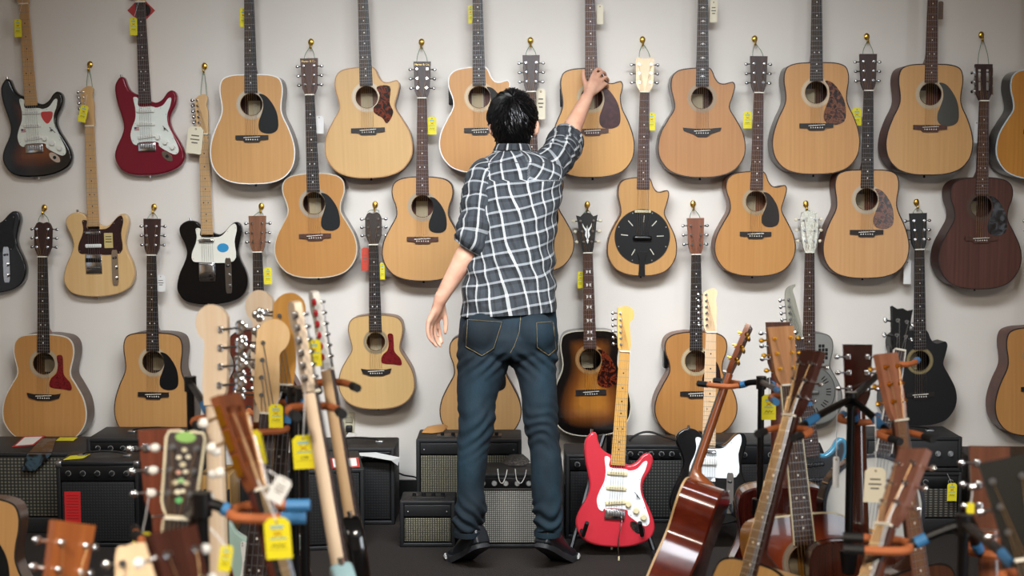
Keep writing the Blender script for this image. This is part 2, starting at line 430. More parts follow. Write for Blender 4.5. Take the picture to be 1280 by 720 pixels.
def button_mesh(side, length, bw, bh):
    return shared(('btn', side, length, bw, bh), lambda: MB().ball((side * (length + bw * .35), .018, 0), 1.0, 10, (bw / 2 + .001, .0055, bh / 2 + .001)).mesh(40))

def neck_parts(g, L, zn, wn, wj, y_top, Dneck, neckm, boardm, zend, scale, heel, heel_d, inlay='dots', frets=20, dotm=None, bound=None, angle=-12, backy=0):
    """neck with fretboard, frets, inlays and nut; y_top = plane of the fretboard face"""
    rings = []; n = 9
    spec = [(zn, wn, .019), (zn - .08, wn + (wj - wn) * .25, .020), (L + heel * 1.6, wj * .97, .022)]
    if heel > 0: spec += [(L + heel, wj, .028), (L + heel * .35, wj, heel_d * .7), (L - .004, wj, heel_d)]
    else: spec += [(L, wj, .024), (zend, wj, .026)]
    m = MB(); vs = []
    for z, w_, d in spec:
        for k in range(n):
            a = PI * k / (n - 1); vs.append((-w_ / 2 * math.cos(a), y_top + .006 + d * math.sin(a) ** .8, z))
    fs = [(i * n + k, i * n + k + 1, (i + 1) * n + k + 1, (i + 1) * n + k) for i in range(len(spec) - 1) for k in range(n - 1)]
    fs += [((i + 1) * n, (i + 1) * n + n - 1, i * n + n - 1, i * n) for i in range(len(spec) - 1)]
    fs += [tuple(range(n)), tuple((len(spec) - 1) * n + k for k in range(n))]
    nk = m.add(vs, fs).build('neck', neckm, g, 50)
    we = wn + (wj - wn) * (zn - zend) / max(.05, zn - L)
    fb = MB(); fb.add([(-wn / 2, y_top, zn), (wn / 2, y_top, zn), (we / 2, y_top, zend), (-we / 2, y_top, zend), (-wn / 2, y_top + .0065, zn), (wn / 2, y_top + .0065, zn), (we / 2, y_top + .0065, zend), (-we / 2, y_top + .0065, zend)],
                      [(0, 1, 2, 3), (4, 7, 6, 5), (0, 4, 5, 1), (1, 5, 6, 2), (2, 6, 7, 3), (3, 7, 4, 0)])
    fb.build('fretboard', boardm, nk)
    fr = MB(); wz = lambda z: wn + (we - wn) * (zn - z) / (zn - zend)
    zf = [zn - scale * (1 - 2 ** (-k / 12)) for k in range(frets + 1)]
    for k in range(1, frets + 1):
        if zf[k] > zend: fr.box((0, y_top - .0003, zf[k]), (wz(zf[k]), .0010, .0016))
    o = fr.build('frets', plain('#8f9092', .45, .7), nk); o['kind'] = 'stuff'
    if inlay:
        d = MB(); r = .0032
        for k in (3, 5, 7, 9, 12, 15, 17):
            if k >= len(zf): continue
            z = (zf[k] + zf[k - 1]) / 2
            if z < zend + .005: continue
            if inlay == 'dots':
                for x in ((-.011, .011) if k == 12 else (0,)): d.cyl((x, y_top - .0004, z), (x, y_top + .002, z), r, 8)
            elif inlay == 'fancy':
                for sx in (-1, 1): d.prism([(sx * .002, z + .007), (sx * .013, z + .009), (sx * .009, z), (sx * .013, z - .007), (sx * .003, z - .003)], y_top - .0005, y_top + .001)
            elif inlay == 'bird':
                d.prism([(-.014, z - .002), (0, z + .006), (.014, z - .002), (.004, z), (0, z - .004), (-.004, z)], y_top - .0005, y_top + .001)
        if d.v:
            o = d.build('inlays', dotm or WHITE, nk); o['kind'] = 'stuff'
    if bound:
        b = MB()
        for sx in (-1, 1): b.add([(sx * wn / 2, y_top - .0004, zn), (sx * (wn / 2 + .003), y_top - .0004, zn), (sx * (we / 2 + .003), y_top - .0004, zend), (sx * we / 2, y_top - .0004, zend),
                                  (sx * wn / 2, y_top + .0065, zn), (sx * (wn / 2 + .003), y_top + .0065, zn), (sx * (we / 2 + .003), y_top + .0065, zend), (sx * we / 2, y_top + .0065, zend)],
                                 [(0, 1, 2, 3), (4, 7, 6, 5), (0, 4, 5, 1), (1, 5, 6, 2), (2, 6, 7, 3), (3, 7, 4, 0)])
        b.build('neck_binding', bound, nk)
    MB().box((0, y_top - .001, zn + .0025), (wn, .011, .005)).build('nut', BONE, nk)
    return nk
HEADS = {
 'flat':   [(.0215, 0), (.028, .014), (.0335, .030), (.0395, .165), (0, .165)],
 'round':  [(.0215, 0), (.029, .014), (.034, .030), (.0385, .150), (.033, .164), (.012, .166), (0, .162)],
 'taylor': [(.0215, 0), (.032, .022), (.040, .045), (.041, .130), (.030, .152), (.018, .158), (0, .152)],
 'vee':    [(.0215, 0), (.034, .022), (.040, .040), (.043, .150), (.020, .158), (.014, .150), (0, .152)],
 'crown':  [(.0215, 0), (.027, .02), (.034, .06), (.044, .145), (.050, .172), (.030, .166), (.016, .180), (0, .184)],
 'long':   [(.0215, 0), (.029, .02), (.037, .07), (.041, .15), (.034, .185), (.015, .19), (0, .187)],
 'paddle': [(.0215, 0), (.031, .02), (.036, .035), (.043, .17), (.02, .178), (0, .174)],
}
def headstock(g, y, zn, style, hm, tm, scale=1.0, tilt=-4, btn=None, logo=None, face=None, bw=.017, bh=.014, slots=False, edge=None):
    h = [(x * scale, z * scale) for x, z in HEADS[style]]
    poly = h + [(-x, z) for x, z in reversed(h) if x > 0]
    m = MB()
    if slots:
        H = h[-1][1]
        for sx in (-1, 1):
            m.prism([(sx * .0215, 0), (sx * .030, .02), (sx * .038, .035), (sx * .040, H), (sx * .028, H), (sx * .026, .04), (sx * .010, .04), (sx * .010, 0)], 0, .016)
            m.prism([(sx * .028, H - .022), (sx * .028, H), (sx * .0001, H), (sx * .0001, H - .022)], 0, .016)
        m.prism([(-.010, 0), (.010, 0), (.010, H - .02), (-.010, H - .02)], 0, .016)
    else: m.prism(poly, 0, .016)
    o = m.build('headstock', hm, g); o.location = (0, y, zn + .004); o.rotation_euler = (math.radians(tilt), 0, 0)
    if face is not None: MB().prism(poly, -.0012, 0.0).build('face_veneer', face, o)
    if edge is not None:
        ii = inset(poly, .004); e = MB(); n = len(poly)
        e.add([(x, -.002, z) for x, z in poly] + [(x, -.002, z) for x, z in ii] + [(x, 0, z) for x, z in poly], [(k, (k + 1) % n, (k + 1) % n + n, k + n) for k in range(n)] + [(k, k + 2 * n, (k + 1) % n + 2 * n, (k + 1) % n) for k in range(n)])
        e.build('head_binding', edge, o)
    H = max(z for _, z in h); posts = []
    for i, f in enumerate((.27, .53, .79)):
        z = H * f
        for s in (-1, 1):
            hw = np.interp(z, [q[1] for q in h[:-1]], [q[0] for q in h[:-1]])
            px = s * (hw - .014)
            if slots:
                t = obj('tuning_machine', slot_tuner(s), tm, o); t.location = (s * .0405, 0, z); b = obj('button', slot_button(s), btn or tm, o); b.location = (s * .0405, 0, z); posts.append((s, i, px, z)); continue
            me = tuner_mesh(s, .026, bw, bh, 'oval')
            t = obj('tuning_machine', me, tm, o); t.location = (px, -.001, z)
            if btn is not None:
                b = obj('button', button_mesh(s, .026, bw, bh), btn, o); b.location = (px, -.001, z)
            posts.append((s, i, px, z))
    if logo:
        t = obj('logo', text_mesh(logo[0], logo[1]), logo[2], o); t.location = (0, -.0018, H - logo[1] * 1.1)
    return o, posts
def string_mesh(pts, r=.0006):
    return MB().tube(pts, r, 4, False).mesh()
BRONZE = plain('#c9a678', 0.35, 0.9)

PG = {
 'tear': [(10, 13), (18, 11), (26, 2), (32, -10), (34, -24), (32, -33), (24, -37), (14, -36), (9, -31), (9, -22), (12, -14), (15, -4), (14, 6)],
 'taylor': [(17, 10), (24, 10), (25, -2), (26, -14), (34, -24), (35, -33), (24, -32), (12, -31), (7, -28), (9, -19), (16, -12), (18, -2)],
 'flame': [(13, 12), (29, 12), (28, -8), (32, -20), (24, -33), (18, -26), (9, -20), (8, -13), (13, -8), (16, 2)],
}
BR = {
 'martin': [(-.077, .011), (.077, .011), (.077, -.009), (.042, -.011), (.034, -.021), (-.034, -.021), (-.042, -.011), (-.077, -.009)],
 'rect': [(-.077, .011), (.077, .011), (.077, -.014), (-.077, -.014)],
 'taylor': [(-.080, .013), (-.05, .008), (.05, .008), (.080, .013), (.072, -.008), (.03, -.020), (-.03, -.020), (-.072, -.008)],
 'wing': [(-.088, .016), (-.03, .011), (.03, .011), (.088, .016), (.083, .002), (.045, -.010), (.020, -.026), (-.020, -.026), (-.045, -.010), (-.083, .002)],
}
def acoustic(name, label, L=.505, W=.395, D=.11, shape='dread', cut=False, top=None, side=None, bind=None, rosc='#8d8577', hole=.05,
             pg='tear', pgm=None, pgs=1.0, bridge='martin', brm=None, board=None, neckm=None, head='flat', headm=None, facem=None, tm=None, btn=None,
             nk=.357, join=14, inlay='dots', bound=None, logo=None, burst_=False, cat='guitar', group=None, slots=False, headscale=1.0, headedge=None, reso=None, inner=True, preamp=False, pins=True, strings=True, pgline=None):
    g = empty(name); tag(g, label, cat, group)
    top = top or wood('#dcb078', '#cf9e64'); side = side or wood('#6b4331', '#452718'); bind = bind or BLACK
    board = board or EBONY; neckm = neckm or wood('#7a4a30', '#5b321e'); headm = headm or ROSE; tm = tm or CHROME; brm = brm or board
    scale = nk / (1 - 2 ** (-join / 12)); zn = L + nk; zs = zn - scale; zh = zn - scale * .765; zend = zn - scale * (1 - 2 ** (-20 / 12))
    poly = outline(shape, W, L, cut); n = len(poly)
    # rim and back, open towards the soundboard so that the sound hole shows the inside
    m = MB(); ins = inset(poly, .004)
    a = [(x, -D + .003, z) for x, z in poly]; b = [(x, -.006, z) for x, z in poly]; c = [(x, 0, z) for x, z in inset(poly, .006)]
    d = [(x, -D + .003, z) for x, z in ins]; e = [(x, -.008, z) for x, z in ins]
    fs = []
    for i in range(n):
        j = (i + 1) % n
        fs += [(i, j, n + j, n + i), (n + i, n + j, 2 * n + j, 2 * n + i), (i + 3 * n, i + 4 * n, j + 4 * n, j + 3 * n), (i, i + 3 * n, j + 3 * n, j)]
    t = cdt(poly); fs += [tuple(q + 2 * n for q in f) for f in t] + [tuple(q + 4 * n for q in reversed(f)) for f in t]
    body = m.add(a + b + c + d + e, fs).build('body', side, g, 40)
    # soundboard
    hole_ = None if reso else (0, zh, hole)
    ov, tris = plate(poly, hole_, .03 if burst_ else 0.0)
    k = len(ov); m = MB(); m.add([(x, -D, z) for x, z in ov] + [(x, -D + .0028, z) for x, z in ov], tris + [tuple(i + k for i in reversed(f)) for f in tris])
    m.add([(x, -D, z) for x, z in poly] + [(x, -D + .0028, z) for x, z in poly], [(i, (i + 1) % n, (i + 1) % n + n, i + n) for i in range(n)])
    me = m.mesh(30)
    if burst_: add_edge_attr(me, poly, W * .42)
    sb = obj('soundboard', me, top, g)
    # binding strip round the front edge
    out = inset(poly, -.0012); inn = inset(poly, .0035); m = MB()
    m.add([(x, -D - .0008, z) for x, z in inn] + [(x, -D - .0008, z) for x, z in out] + [(x, -D + .006, z) for x, z in out], [(i, (i + 1) % n, (i + 1) % n + n, i + n) for i in range(n)] + [(i + n, (i + 1) % n + n, (i + 1) % n + 2 * n, i + 2 * n) for i in range(n)])
    m.build('binding', bind, body)
    MB().cyl((0, -D / 2, .001), (0, -D / 2, -.012), .005, 8).build('end_pin', BLACK, body)
    if preamp: MB().bbox((-W * .352, -D * .55, L * .74), (.018, .05, .085), .004).build('preamp_panel', BLACK, body)
    if not reso:
        rz = MB(); 
        for r0, r1 in ((hole * 1.04, hole * 1.10), (hole * 1.13, hole * 1.32), (hole * 1.35, hole * 1.39)): rz.ring((0, zh), r0, r1, -D - .0006, -D + .001, 36)
        rz.build('rosette', plain(rosc, 0.4), sb)
        MB().ring((0, zh), hole * .985, hole * 1.03, -D - .0004, -D + .0035, 32).build('hole_edge', wood('#3a2a1c', '#24180f'), sb)
        if inner: MB().box((-.01, -.0088, zh - .015), (.055, .0005, .075)).build('paper_label', plain('#b9a98a', 0.7), body)
    if pg:
        pp = spline([(x / 271 * pgs * (W / .4), zh + z / 271 * pgs * (W / .4)) for x, z in PG[pg]], 4)
        o = MB().prism(pp, -D - .0026, -D - .0004).build('pickguard', pgm or plain('#15171a', .25), g)
    if not reso:
        bp = [(x * W / .4, zs + z) for x, z in BR[bridge]]
        br = MB().prism(bp, -D - .008, -D).build('bridge', brm, g)
        MB().box((0, -D - .0105, zs + .002), (.075, .005, .0028), Matrix.Rotation(-.05, 3, 'Y')).build('saddle', BONE, br)
        if pins:
            pn = MB()
            for i in range(6): pn.ball(((i - 2.5) * .0105, -D - .010, zs - .009), .0030, 6)
            o = pn.build('bridge_pins', WHITE, br); o['kind'] = 'stuff'
    else: reso(g, D, L, W, zs, zh)
    yt = -D - .0065
    neck_parts(g, L, zn, .043, .056, yt, D, neckm, board, zend, scale, .028, D * .8, inlay, bound=bound)
    hs, posts = headstock(g, yt + .003, zn, head, headm, tm, headscale, btn=btn, logo=logo, face=facem, slots=slots, edge=headedge)
    ct, st = math.cos(math.radians(4)), math.sin(math.radians(4))
    if strings:
        for i in range(6):
            xs = (i - 2.5) * .0105; xn = (i - 2.5) * .0072
            s_ = -1 if i < 3 else 1; idx = (2 - (2 - i)) if i < 3 else 5 - i
            pt = [q for q in posts if q[0] == s_ and q[1] == idx][0]
            hx, hz = pt[2], pt[3]
            pts = [(xs, -D - .009, zs - .008), (xs, -D - .0135, zs + .003), (xn, yt - .0035, zn + .003), (hx, yt + .003 - .008 * ct + hz * st, zn + .004 + hz * ct)]
            obj('string', string_mesh(pts), BRONZE if i < 4 else STEEL, g)
    g['nut_z'] = zn; g['front'] = D + .0065
    return g

# ---- solid-body electrics, outlines measured off the photograph's own guitars
def _norm(pts, bx, by, sl): return [((x - (bx - sl * (by - y))) / 813, (by - y) / 813) for x, y in pts]
STRAT = _norm([(438, 300), (450, 287), (465, 291), (474, 315), (487, 338), (508, 352), (535, 362), (560, 378), (585, 386), (608, 374), (625, 351), (641, 342), (656, 350), (662, 370), (656, 400), (641, 430), (636, 457), (646, 490), (670, 530), (687, 567), (690, 597), (676, 625), (640, 645), (600, 655), (557, 658), (500, 655), (460, 640), (436, 610), (428, 578), (436, 545), (455, 505), (462, 470), (453, 430), (440, 390), (431, 350), (430, 320)], 557, 657, .045)
STRAT_PG = _norm([(500, 366), (518, 369), (520, 398), (568, 400), (588, 405), (612, 396), (630, 373), (642, 372), (638, 400), (627, 432), (630, 470), (648, 510), (667, 552), (669, 573), (655, 582), (625, 568), (598, 550), (588, 533), (522, 533), (512, 543), (497, 534), (489, 505), (496, 475), (507, 445), (508, 410)], 557, 657, .045)
TELE = _norm([(262, 200), (285, 193), (308, 198), (326, 212), (350, 226), (378, 243), (400, 247), (420, 234), (440, 212), (459, 202), (475, 210), (482, 235), (475, 270), (469, 310), (477, 345), (496, 385), (505, 420), (501, 455), (481, 485), (440, 505), (380, 514), (320, 512), (270, 499), (244, 470), (237, 440), (246, 395), (265, 350), (274, 315), (265, 280), (248, 245), (246, 218)], 363, 514, .04)
TELE_PG = _norm([(308, 225), (326, 226), (328, 255), (383, 258), (410, 250), (438, 217), (457, 209), (463, 232), (455, 275), (452, 350), (330, 351), (298, 346), (294, 318), (308, 280), (312, 255)], 363, 514, .04)
BASS = [(x * 1.06, z * 1.0) for x, z in STRAT]
EHEAD = {
 'strat': [(-.0215, 0), (-.026, .012), (-.030, .03), (-.040, .165), (-.024, .182), (.002, .186), (.022, .176), (.030, .155), (.026, .135), (.014, .118), (.017, .09), (.024, .03), (.0215, 0)],
 'tele':  [(-.0215, 0), (-.026, .012), (-.031, .03), (-.036, .15), (-.030, .165), (-.012, .178), (.010, .182), (.024, .168), (.020, .148), (.018, .13), (.024, .10), (.022, .05), (.023, .02), (.0215, 0)],
 'bass':  [(-.021, 0), (-.030, .02), (-.040, .05), (-.046, .19), (-.042, .215), (-.022, .235), (.006, .239), (.030, .222), (.037, .195), (.030, .17), (.016, .152), (.018, .12), (.024, .05), (.021, 0)],
 'point': [(-.0215, 0), (-.030, .02), (-.034, .05), (-.030, .16), (-.018, .20), (.012, .212), (.016, .205), (.004, .19), (.010, .15), (.020, .06), (.0215, 0)],
}
def electric(name, label, kind='strat', bodym=None, pgm=None, board=None, neckm=None, pickm=None, headm=None, cat='guitar', group=None, burst_=False, dotm=None, tm=None, jack=True, tremolo=False, frontface=None, btn=None, pgstyle='full', strings=True, sticker=None, lefty=False, nofront=False):
    g = empty(name); tag(g, label, cat, group)
    D = .044; o_ = {'strat': STRAT, 'tele': TELE, 'bass': BASS, 'super': STRAT}[kind]
    poly = spline(o_, 4); n = len(poly); rr = .008 if kind != 'tele' else .005
    neckm = neckm or MAPLEN; board = board or neckm; pgm = pgm or WHITE; pickm = pickm or WHITE; tm = tm or CHROME
    headm = headm or neckm
    loops = [(-D, rr), (-D + rr * .25, rr * .35), (-D + rr, 0), (-rr, 0), (-rr * .25, rr * .35), (0, rr)]
    vs = []; fs = []
    for y, i_ in loops: vs += [(x, y, z) for x, z in inset(poly, i_)]
    for l in range(len(loops) - 1):
        for i in range(n): j = (i + 1) % n; fs.append((l * n + i, l * n + j, (l + 1) * n + j, (l + 1) * n + i))
    fp = inset(poly, rr)
    t = cdt(fp); q = (len(loops) - 1) * n
    fs += [tuple(i + q for i in reversed(f)) for f in t]
    m = MB(); m.add(vs, fs)
    ov, tris = plate(fp, None, .022 if burst_ else 0); m.add([(x, -D, z) for x, z in ov], tris)
    me = m.mesh(50)
    if burst_: add_edge_attr(me, poly, .16)
    body = obj('body', me, bodym, g)
    H = max(p[1] for p in poly); scale = .648; zs = .142; frets = 21
    if kind == 'bass': scale = .80; zs = .125; frets = 20
    zn = zs + scale; zend = zn - scale * (1 - 2 ** (-frets / 12)) - .006
    yt = -D - .011; yf = -D
    if pgstyle == 'full':
        pp = spline(STRAT_PG if kind != 'tele' else TELE_PG, 4)
        if kind == 'bass': pp = [(x * 1.04, z) for x, z in pp]
        pgo = MB().prism(pp, yf - .0025, yf + .001).build('pickguard', pgm, g)
        sc = MB()
        for k in range(0, len(pp), 9): x, z = inset(pp, .006)[k]; sc.cyl((x, yf - .0032, z), (x, yf - .002, z), .0023, 6)
        o = sc.build('screws', STEEL, pgo); o['kind'] = 'stuff'
        yf -= .0025
    if kind in ('strat', 'super'):
        for k, (z, w_, rot) in enumerate(((.296, .083, 0), (.236, .083, 0), (.178, .083, -.12))):
            pk = MB().bbox((0, yf - .004, 0), (w_, .010, .017), .004).build('pickup', pickm, g); pk.location = (0, 0, z); pk.rotation_euler = (0, rot, 0)
            pp_ = MB()
            for i in range(6): pp_.cyl(((i - 2.5) * .0105, yf - .0095, 0), ((i - 2.5) * .0105, yf - .0075, 0), .0024, 6)
            o = pp_.build('pole_pieces', STEEL if kind == 'strat' else BLACK, pk); o['kind'] = 'stuff'
        br = MB(); br.bbox((0, yf - .004, zs - .012), (.082, .009, .040), .002)
        b = br.build('bridge', CHROME, g)
        for i in range(6): MB().bbox(((i - 2.5) * .0107, yf - .011, zs - .008), (.0095, .007, .022), .0015).build('saddle', STEEL, b)
        for (x, z) in ((.052, .174), (.086, .15), (.118, .126)):
            kb = MB(); kb.cyl((x, yf + .001, z), (x, yf - .014, z), .0115, 16, .0098); kb.cyl((x, yf, z), (x, yf - .004, z), .0135, 16); kb.build('knob', pickm, g)
        sl = MB(); sl.box((.088, yf - .001, .212), (.0022, .002, .036), Matrix.Rotation(-.75, 3, 'Y')); sl.cyl((.088, yf, .212), (.086, yf - .016, .211), .003, 6); sl.build('selector_switch', BLACK if kind == 'strat' else WHITE, g)
        if jack:
            pts = spline([(-.031, 0), (-.02, .012), (0, .016), (.02, .012), (.031, 0), (.02, -.012), (0, -.016), (-.02, -.012)], 3)
            c_, s_ = math.cos(-.75), math.sin(-.75)
            jp = MB().prism([(.090 + x * c_ - z * s_, .085 + x * s_ + z * c_) for x, z in pts], -D - .003, -D + .002).build('jack_plate', CHROME, g)
            MB().cyl((.090, -D - .004, .085), (.090, -D + .001, .085), .008, 12).build('jack', BLACK, jp)
        if tremolo:
            MB().tube(spline([(.026, yf - .012, zs - .02), (.027, yf - .028, zs - .04), (.018, yf - .035, zs - .12), (.024, yf - .035, zs - .18)], 4, False), .0028, 6).build('tremolo_arm', CHROME, g)
            MB().tube([(.024, yf - .035, zs - .175), (.025, yf - .035, zs - .205)], [.004, .0032], 8).build('arm_tip', pickm, g)
    elif kind == 'tele':
        br = MB(); br.bbox((-.006, yf - .003, zs + .012), (.075, .006, .090), .002); b = br.build('bridge', CHROME, g)
        if frontface == 'cover':
            MB().bbox((-.006, yf - .014, zs + .018), (.073, .022, .070), .006).build('bridge_cover', CHROME, b)
        else:
            MB().bbox((-.006, yf - .009, zs + .030), (.073, .008, .02), .004).build('pickup', BLACK, b)
        for i in range(3): MB().cyl((-.006 + (i - 1) * .021 - .009, yf - .010, zs - .006), (-.006 + (i - 1) * .021 + .009, yf - .010, zs - .006), .0045, 8).build('saddle', STEEL, b)
        cp = MB(); cpo = spline([(-.013, -.075), (0, -.082), (.013, -.075), (.015, 0), (.013, .075), (0, .082), (-.013, .075), (-.015, 0)], 3)
        c_, s_ = math.cos(.03), math.sin(.03)
        cpl = cp.prism([(.092 + x, .135 + z) for x, z in cpo], yf - .003, yf + .002).build('control_plate', CHROME, g)
        for z in (.135, .085): kb = MB(); kb.cyl((.092, yf - .002, z), (.092, yf - .02, z), .0095, 14); kb.build('knob', CHROME, cpl)
        sw = MB(); sw.cyl((.092, yf - .003, .183), (.091, yf - .018, .181), .0035, 8); sw.ball((.091, yf - .02, .181), .006, 8); sw.build('selector_switch', BLACK, cpl)
        MB().bbox((-.004, yf - .006, .299), (.072, .012, .017), .005).build('pickup', pickm if frontface != 'hum' else CHROME, g)
        if frontface == 'three': MB().bbox((-.004, yf - .006, .238), (.075, .012, .018), .005).build('pickup', WHITE, g)
        if frontface == 'hum': MB().bbox((-.004, yf - .006, .262), (.076, .012, .030), .004).build('pickup', WHITE, g)
    elif kind == 'bass':
        for sx, z in ((-.024, .235), (.024, .215)): MB().bbox((sx, yf - .006, z), (.052, .012, .028), .005).build('pickup', BLACK, g)
        b = MB().bbox((0, yf - .004, zs - .02), (.078, .008, .05), .002).build('bridge', CHROME, g)
        for i in range(4): MB().cyl(((i - 1.5) * .019, yf - .009, zs - .03), ((i - 1.5) * .019, yf - .009, zs + .004), .006, 8).build('saddle', STEEL, b)
        for (x, z) in ((.09, .165), (.115, .135)): MB().cyl((x, yf, z), (x, yf - .018, z), .010, 14).build('knob', CHROME, g)
    hx, hz = poly[4]; MB().cyl((0, -D / 2, .002), (0, -D / 2, -.012), .006, 8).build('strap_button', CHROME, body); MB().cyl((hx, -D / 2, hz - .004), (hx, -D / 2, hz + .012), .006, 8).build('strap_button', CHROME, body)
    neck_parts(g, H * .8, zn, .042, .056, yt, D, neckm, board, zend, scale, 0, 0, 'dots', frets, dotm)
    hk = {'strat': 'strat', 'super': 'point', 'tele': 'tele', 'bass': 'bass'}[kind]
    hp = EHEAD[hk]
    hp = spline(hp[1:-1], 4, False); hp = [EHEAD[hk][0]] + hp + [EHEAD[hk][-1]]
    if lefty: hp = [(-x, z) for x, z in hp]
    hs = MB().prism(hp, 0, .015).build('headstock', headm, g); hs.location = (0, yt + .0055, zn + .003)
    cnt = 4 if kind == 'bass' else 6; hh = max(z for _, z in hp); sd = 1 if lefty else -1
    e0 = np.array(EHEAD[hk]); zz = []
    for i in range(cnt):
        z = (.045 + i * .044) if kind == 'bass' else (.028 + i * .0255)
        xe = np.interp(z, [0, .03 if kind != 'bass' else .05, .16 if kind != 'bass' else .19], [-.0215, e0[2][0], e0[3][0]])
        x = -sd * (xe + (.017 if kind == 'bass' else .012))
        me = tuner_mesh(sd, .046 if kind == 'bass' else .024, .014, .016, 'clover' if kind == 'bass' else 'oval')
        t = obj('tuning_machine', me, tm, hs); t.location = (x, 0, z); zz.append((x, z))
        if btn is not None:
            b_ = obj('button', button_mesh(sd, .024, .014, .016), btn, hs); b_.location = (x, 0, z)
    if strings:
        for i in range(cnt):
            sp = .0105 if cnt == 6 else .019; sn = .007 if cnt == 6 else .0105
            i2 = i if not lefty else cnt - 1 - i
            x, z = zz[i]
            k = (i - (cnt - 1) / 2) * (-1 if lefty else 1)
            pts = [(k * sp, yf - .010, zs - .012), (k * sp, yf - .0155, zs), (k * sn, yt - .0035, zn + .003), (x, yt - .003, zn + .003 + z)]
            obj('string', string_mesh(pts, .0006 if cnt == 6 else .0011), STEEL, g)
    g['nut_z'] = zn; g['front'] = D + .011
    return g

# ---- hanging on the wall
def hang(g, D, pb, pt, yaw=0.0, gap=.012, half=.2):
    """pb, pt: photo pixels of the bottom and top of the body on its front face"""
    Yf = WALL - D - half * abs(math.sin(yaw)) - gap
    B = P(pb[0], pb[1], Yf); Tp = P(pt[0], pt[1], Yf); u = Tp - B
    place(g, (0, -D, 0), B, u, (math.sin(-yaw), -math.cos(yaw), 0))
    bpy.context.view_layer.update()
def blen(pb, pt, D, yaw=0.0):
    Yf = WALL - D - .2 * abs(math.sin(yaw)) - .012
    return (P(pt[0], pt[1], Yf) - P(pb[0], pb[1], Yf)).length

# ------------------------------------------------------------------ the wall of guitars
def W2(a, b):
    def dk(c): v = [int(c[i:i + 2], 16) for i in (1, 3, 5)]; return '#%02x%02x%02x' % (int(v[0] * .93), int(v[1] * .89), int(v[2] * .80))
    return wood(dk(a), dk(b), .42, .12)
MAHO = wood('#6a3a2c', '#4a241b', .45, .1); ROSEW = wood('#4a2c22', '#2c1812', .3, .3); SAPELE = wood('#8a5a3c', '#6a3f28', .4, .15)
TORT = mottle(['#120807', '#3a120c', '#7a3018', '#1a0a08'], 38, .2); TORT2 = mottle(['#1b0f0d', '#43231c', '#7c4a30', '#1e100d'], 34, .2)
GREYGUARD = plain('#26292b', .22, 0, .3); MAROON = mottle(['#33171c', '#46222a'], 30, .3); REDGUARD = mottle(['#5a0f14', '#7d1a1e', '#4a0b10'], 90, .25)
PEARL = mottle(['#b8b4a2', '#e4e2d4', '#c9c6b4', '#f2f0e6'], 55, .25); IVORY = plain('#e6dcc0', .4); CREAMB = plain('#d9cfae', .4)
BLUEW = plain('#cfe0e4', .35); GOLDT = plain('#d8b86a', .4, .4)
WG = []   # (thing, depth, hook pixel or None, label)
def wa(label, pb, pt, wpx, D=.11, yaw=0.0, hk=None, name='acoustic_guitar', half=.2, **kw):
    L = blen(pb, pt, D, yaw)
    Yf = WALL - D - half * abs(math.sin(yaw)) - .012
    W = wpx * Yf / F
    g = acoustic(name, label, L=L, W=W, D=D, **kw); hang(g, D, pb, pt, yaw, half=half)
    WG.append((g, D, hk, label)); return g
LG = ('Martin & Co.', .013, GOLDT)
wa('white-edged dreadnought with black teardrop pickguard hung right of the candy red electric guitar', (316.5, 230), (313.5, 93), 106, .12, .03, top=W2('#dcae78', '#d0a06a'), side=ROSEW, bind=WHITE, rosc='#b8ae9c', pgm=GREYGUARD, neckm=MAHO)
wa('pale spruce cutaway guitar with flame-shaped tortoiseshell pickguard and black bridge', (462.5, 222.5), (457, 84), 109, .105, shape='ga', cut=True, top=W2('#e6c392', '#dcb582'), side=SAPELE, bind=wood('#b98a58', '#9c7044'), rosc='#cdbfa8', pg='flame', pgm=TORT, inner=True)
wa('cutaway electro-acoustic guitar with black pickguard, half hidden behind the man\'s head', (601, 216), (598.5, 84), 102, .10, shape='om', cut=True, top=W2('#dba870', '#cd985f'), side=MAHO, bind=WHITE, rosc='#cbb594', pgm=plain('#1a1817', .25), preamp=True)
wa('cutaway dreadnought with maroon pickguard and brown bridge, touched by the man\'s raised hand', (741.5, 222), (739, 85), 104, .10, shape='dread', cut=True, top=W2('#dfaf70', '#d2a062'), side=MAHO, bind=plain('#2a1a14'), rosc='#bba888', pgm=MAROON, pgs=1.08, board=ROSE, brm=ROSE, preamp=True)
wa('reddish cedar cutaway guitar without pickguard, winged black bridge and bird inlays', (877, 222), (878, 85), 109, .105, -.02, shape='ga', cut=True, top=W2('#cc996c', '#bd875a'), side=ROSEW, bind=plain('#3a2c22'), rosc='#9c8a72', hole=.049, pg=None, bridge='wing', inlay='bird')
wa('dreadnought with marbled dark red pickguard and black bridge, hung right of the cedar cutaway guitar', (1020, 218), (1020.5, 78), 109, .12, -.01, top=W2('#dba974', '#cd9963'), side=ROSEW, bind=plain('#3b2418'), rosc='#c2b094', pgm=TORT2, pgs=1.08)
wa('dreadnought with dark olive pickguard and brown bridge hung beside the amber gloss guitar', (1161, 219), (1164, 80), 110, .125, -.05, top=W2('#deb07a', '#d2a36c'), side=MAHO, bind=plain('#2a1c16'), rosc='#b7aa92', pgm=plain('#30322c', .18, 0, .4), pgs=1.05, board=ROSE, brm=ROSE)
wa('amber gloss guitar with black sides and pale blue edging in the top row', (1298, 224), (1303, 86), 110, .12, -.05, shape='ga', top=W2('#d99a3a', '#c98627'), side=plain('#141215', .2, 0, .4), bind=BLUEW, pgm=TORT, rosc='#b9a070')
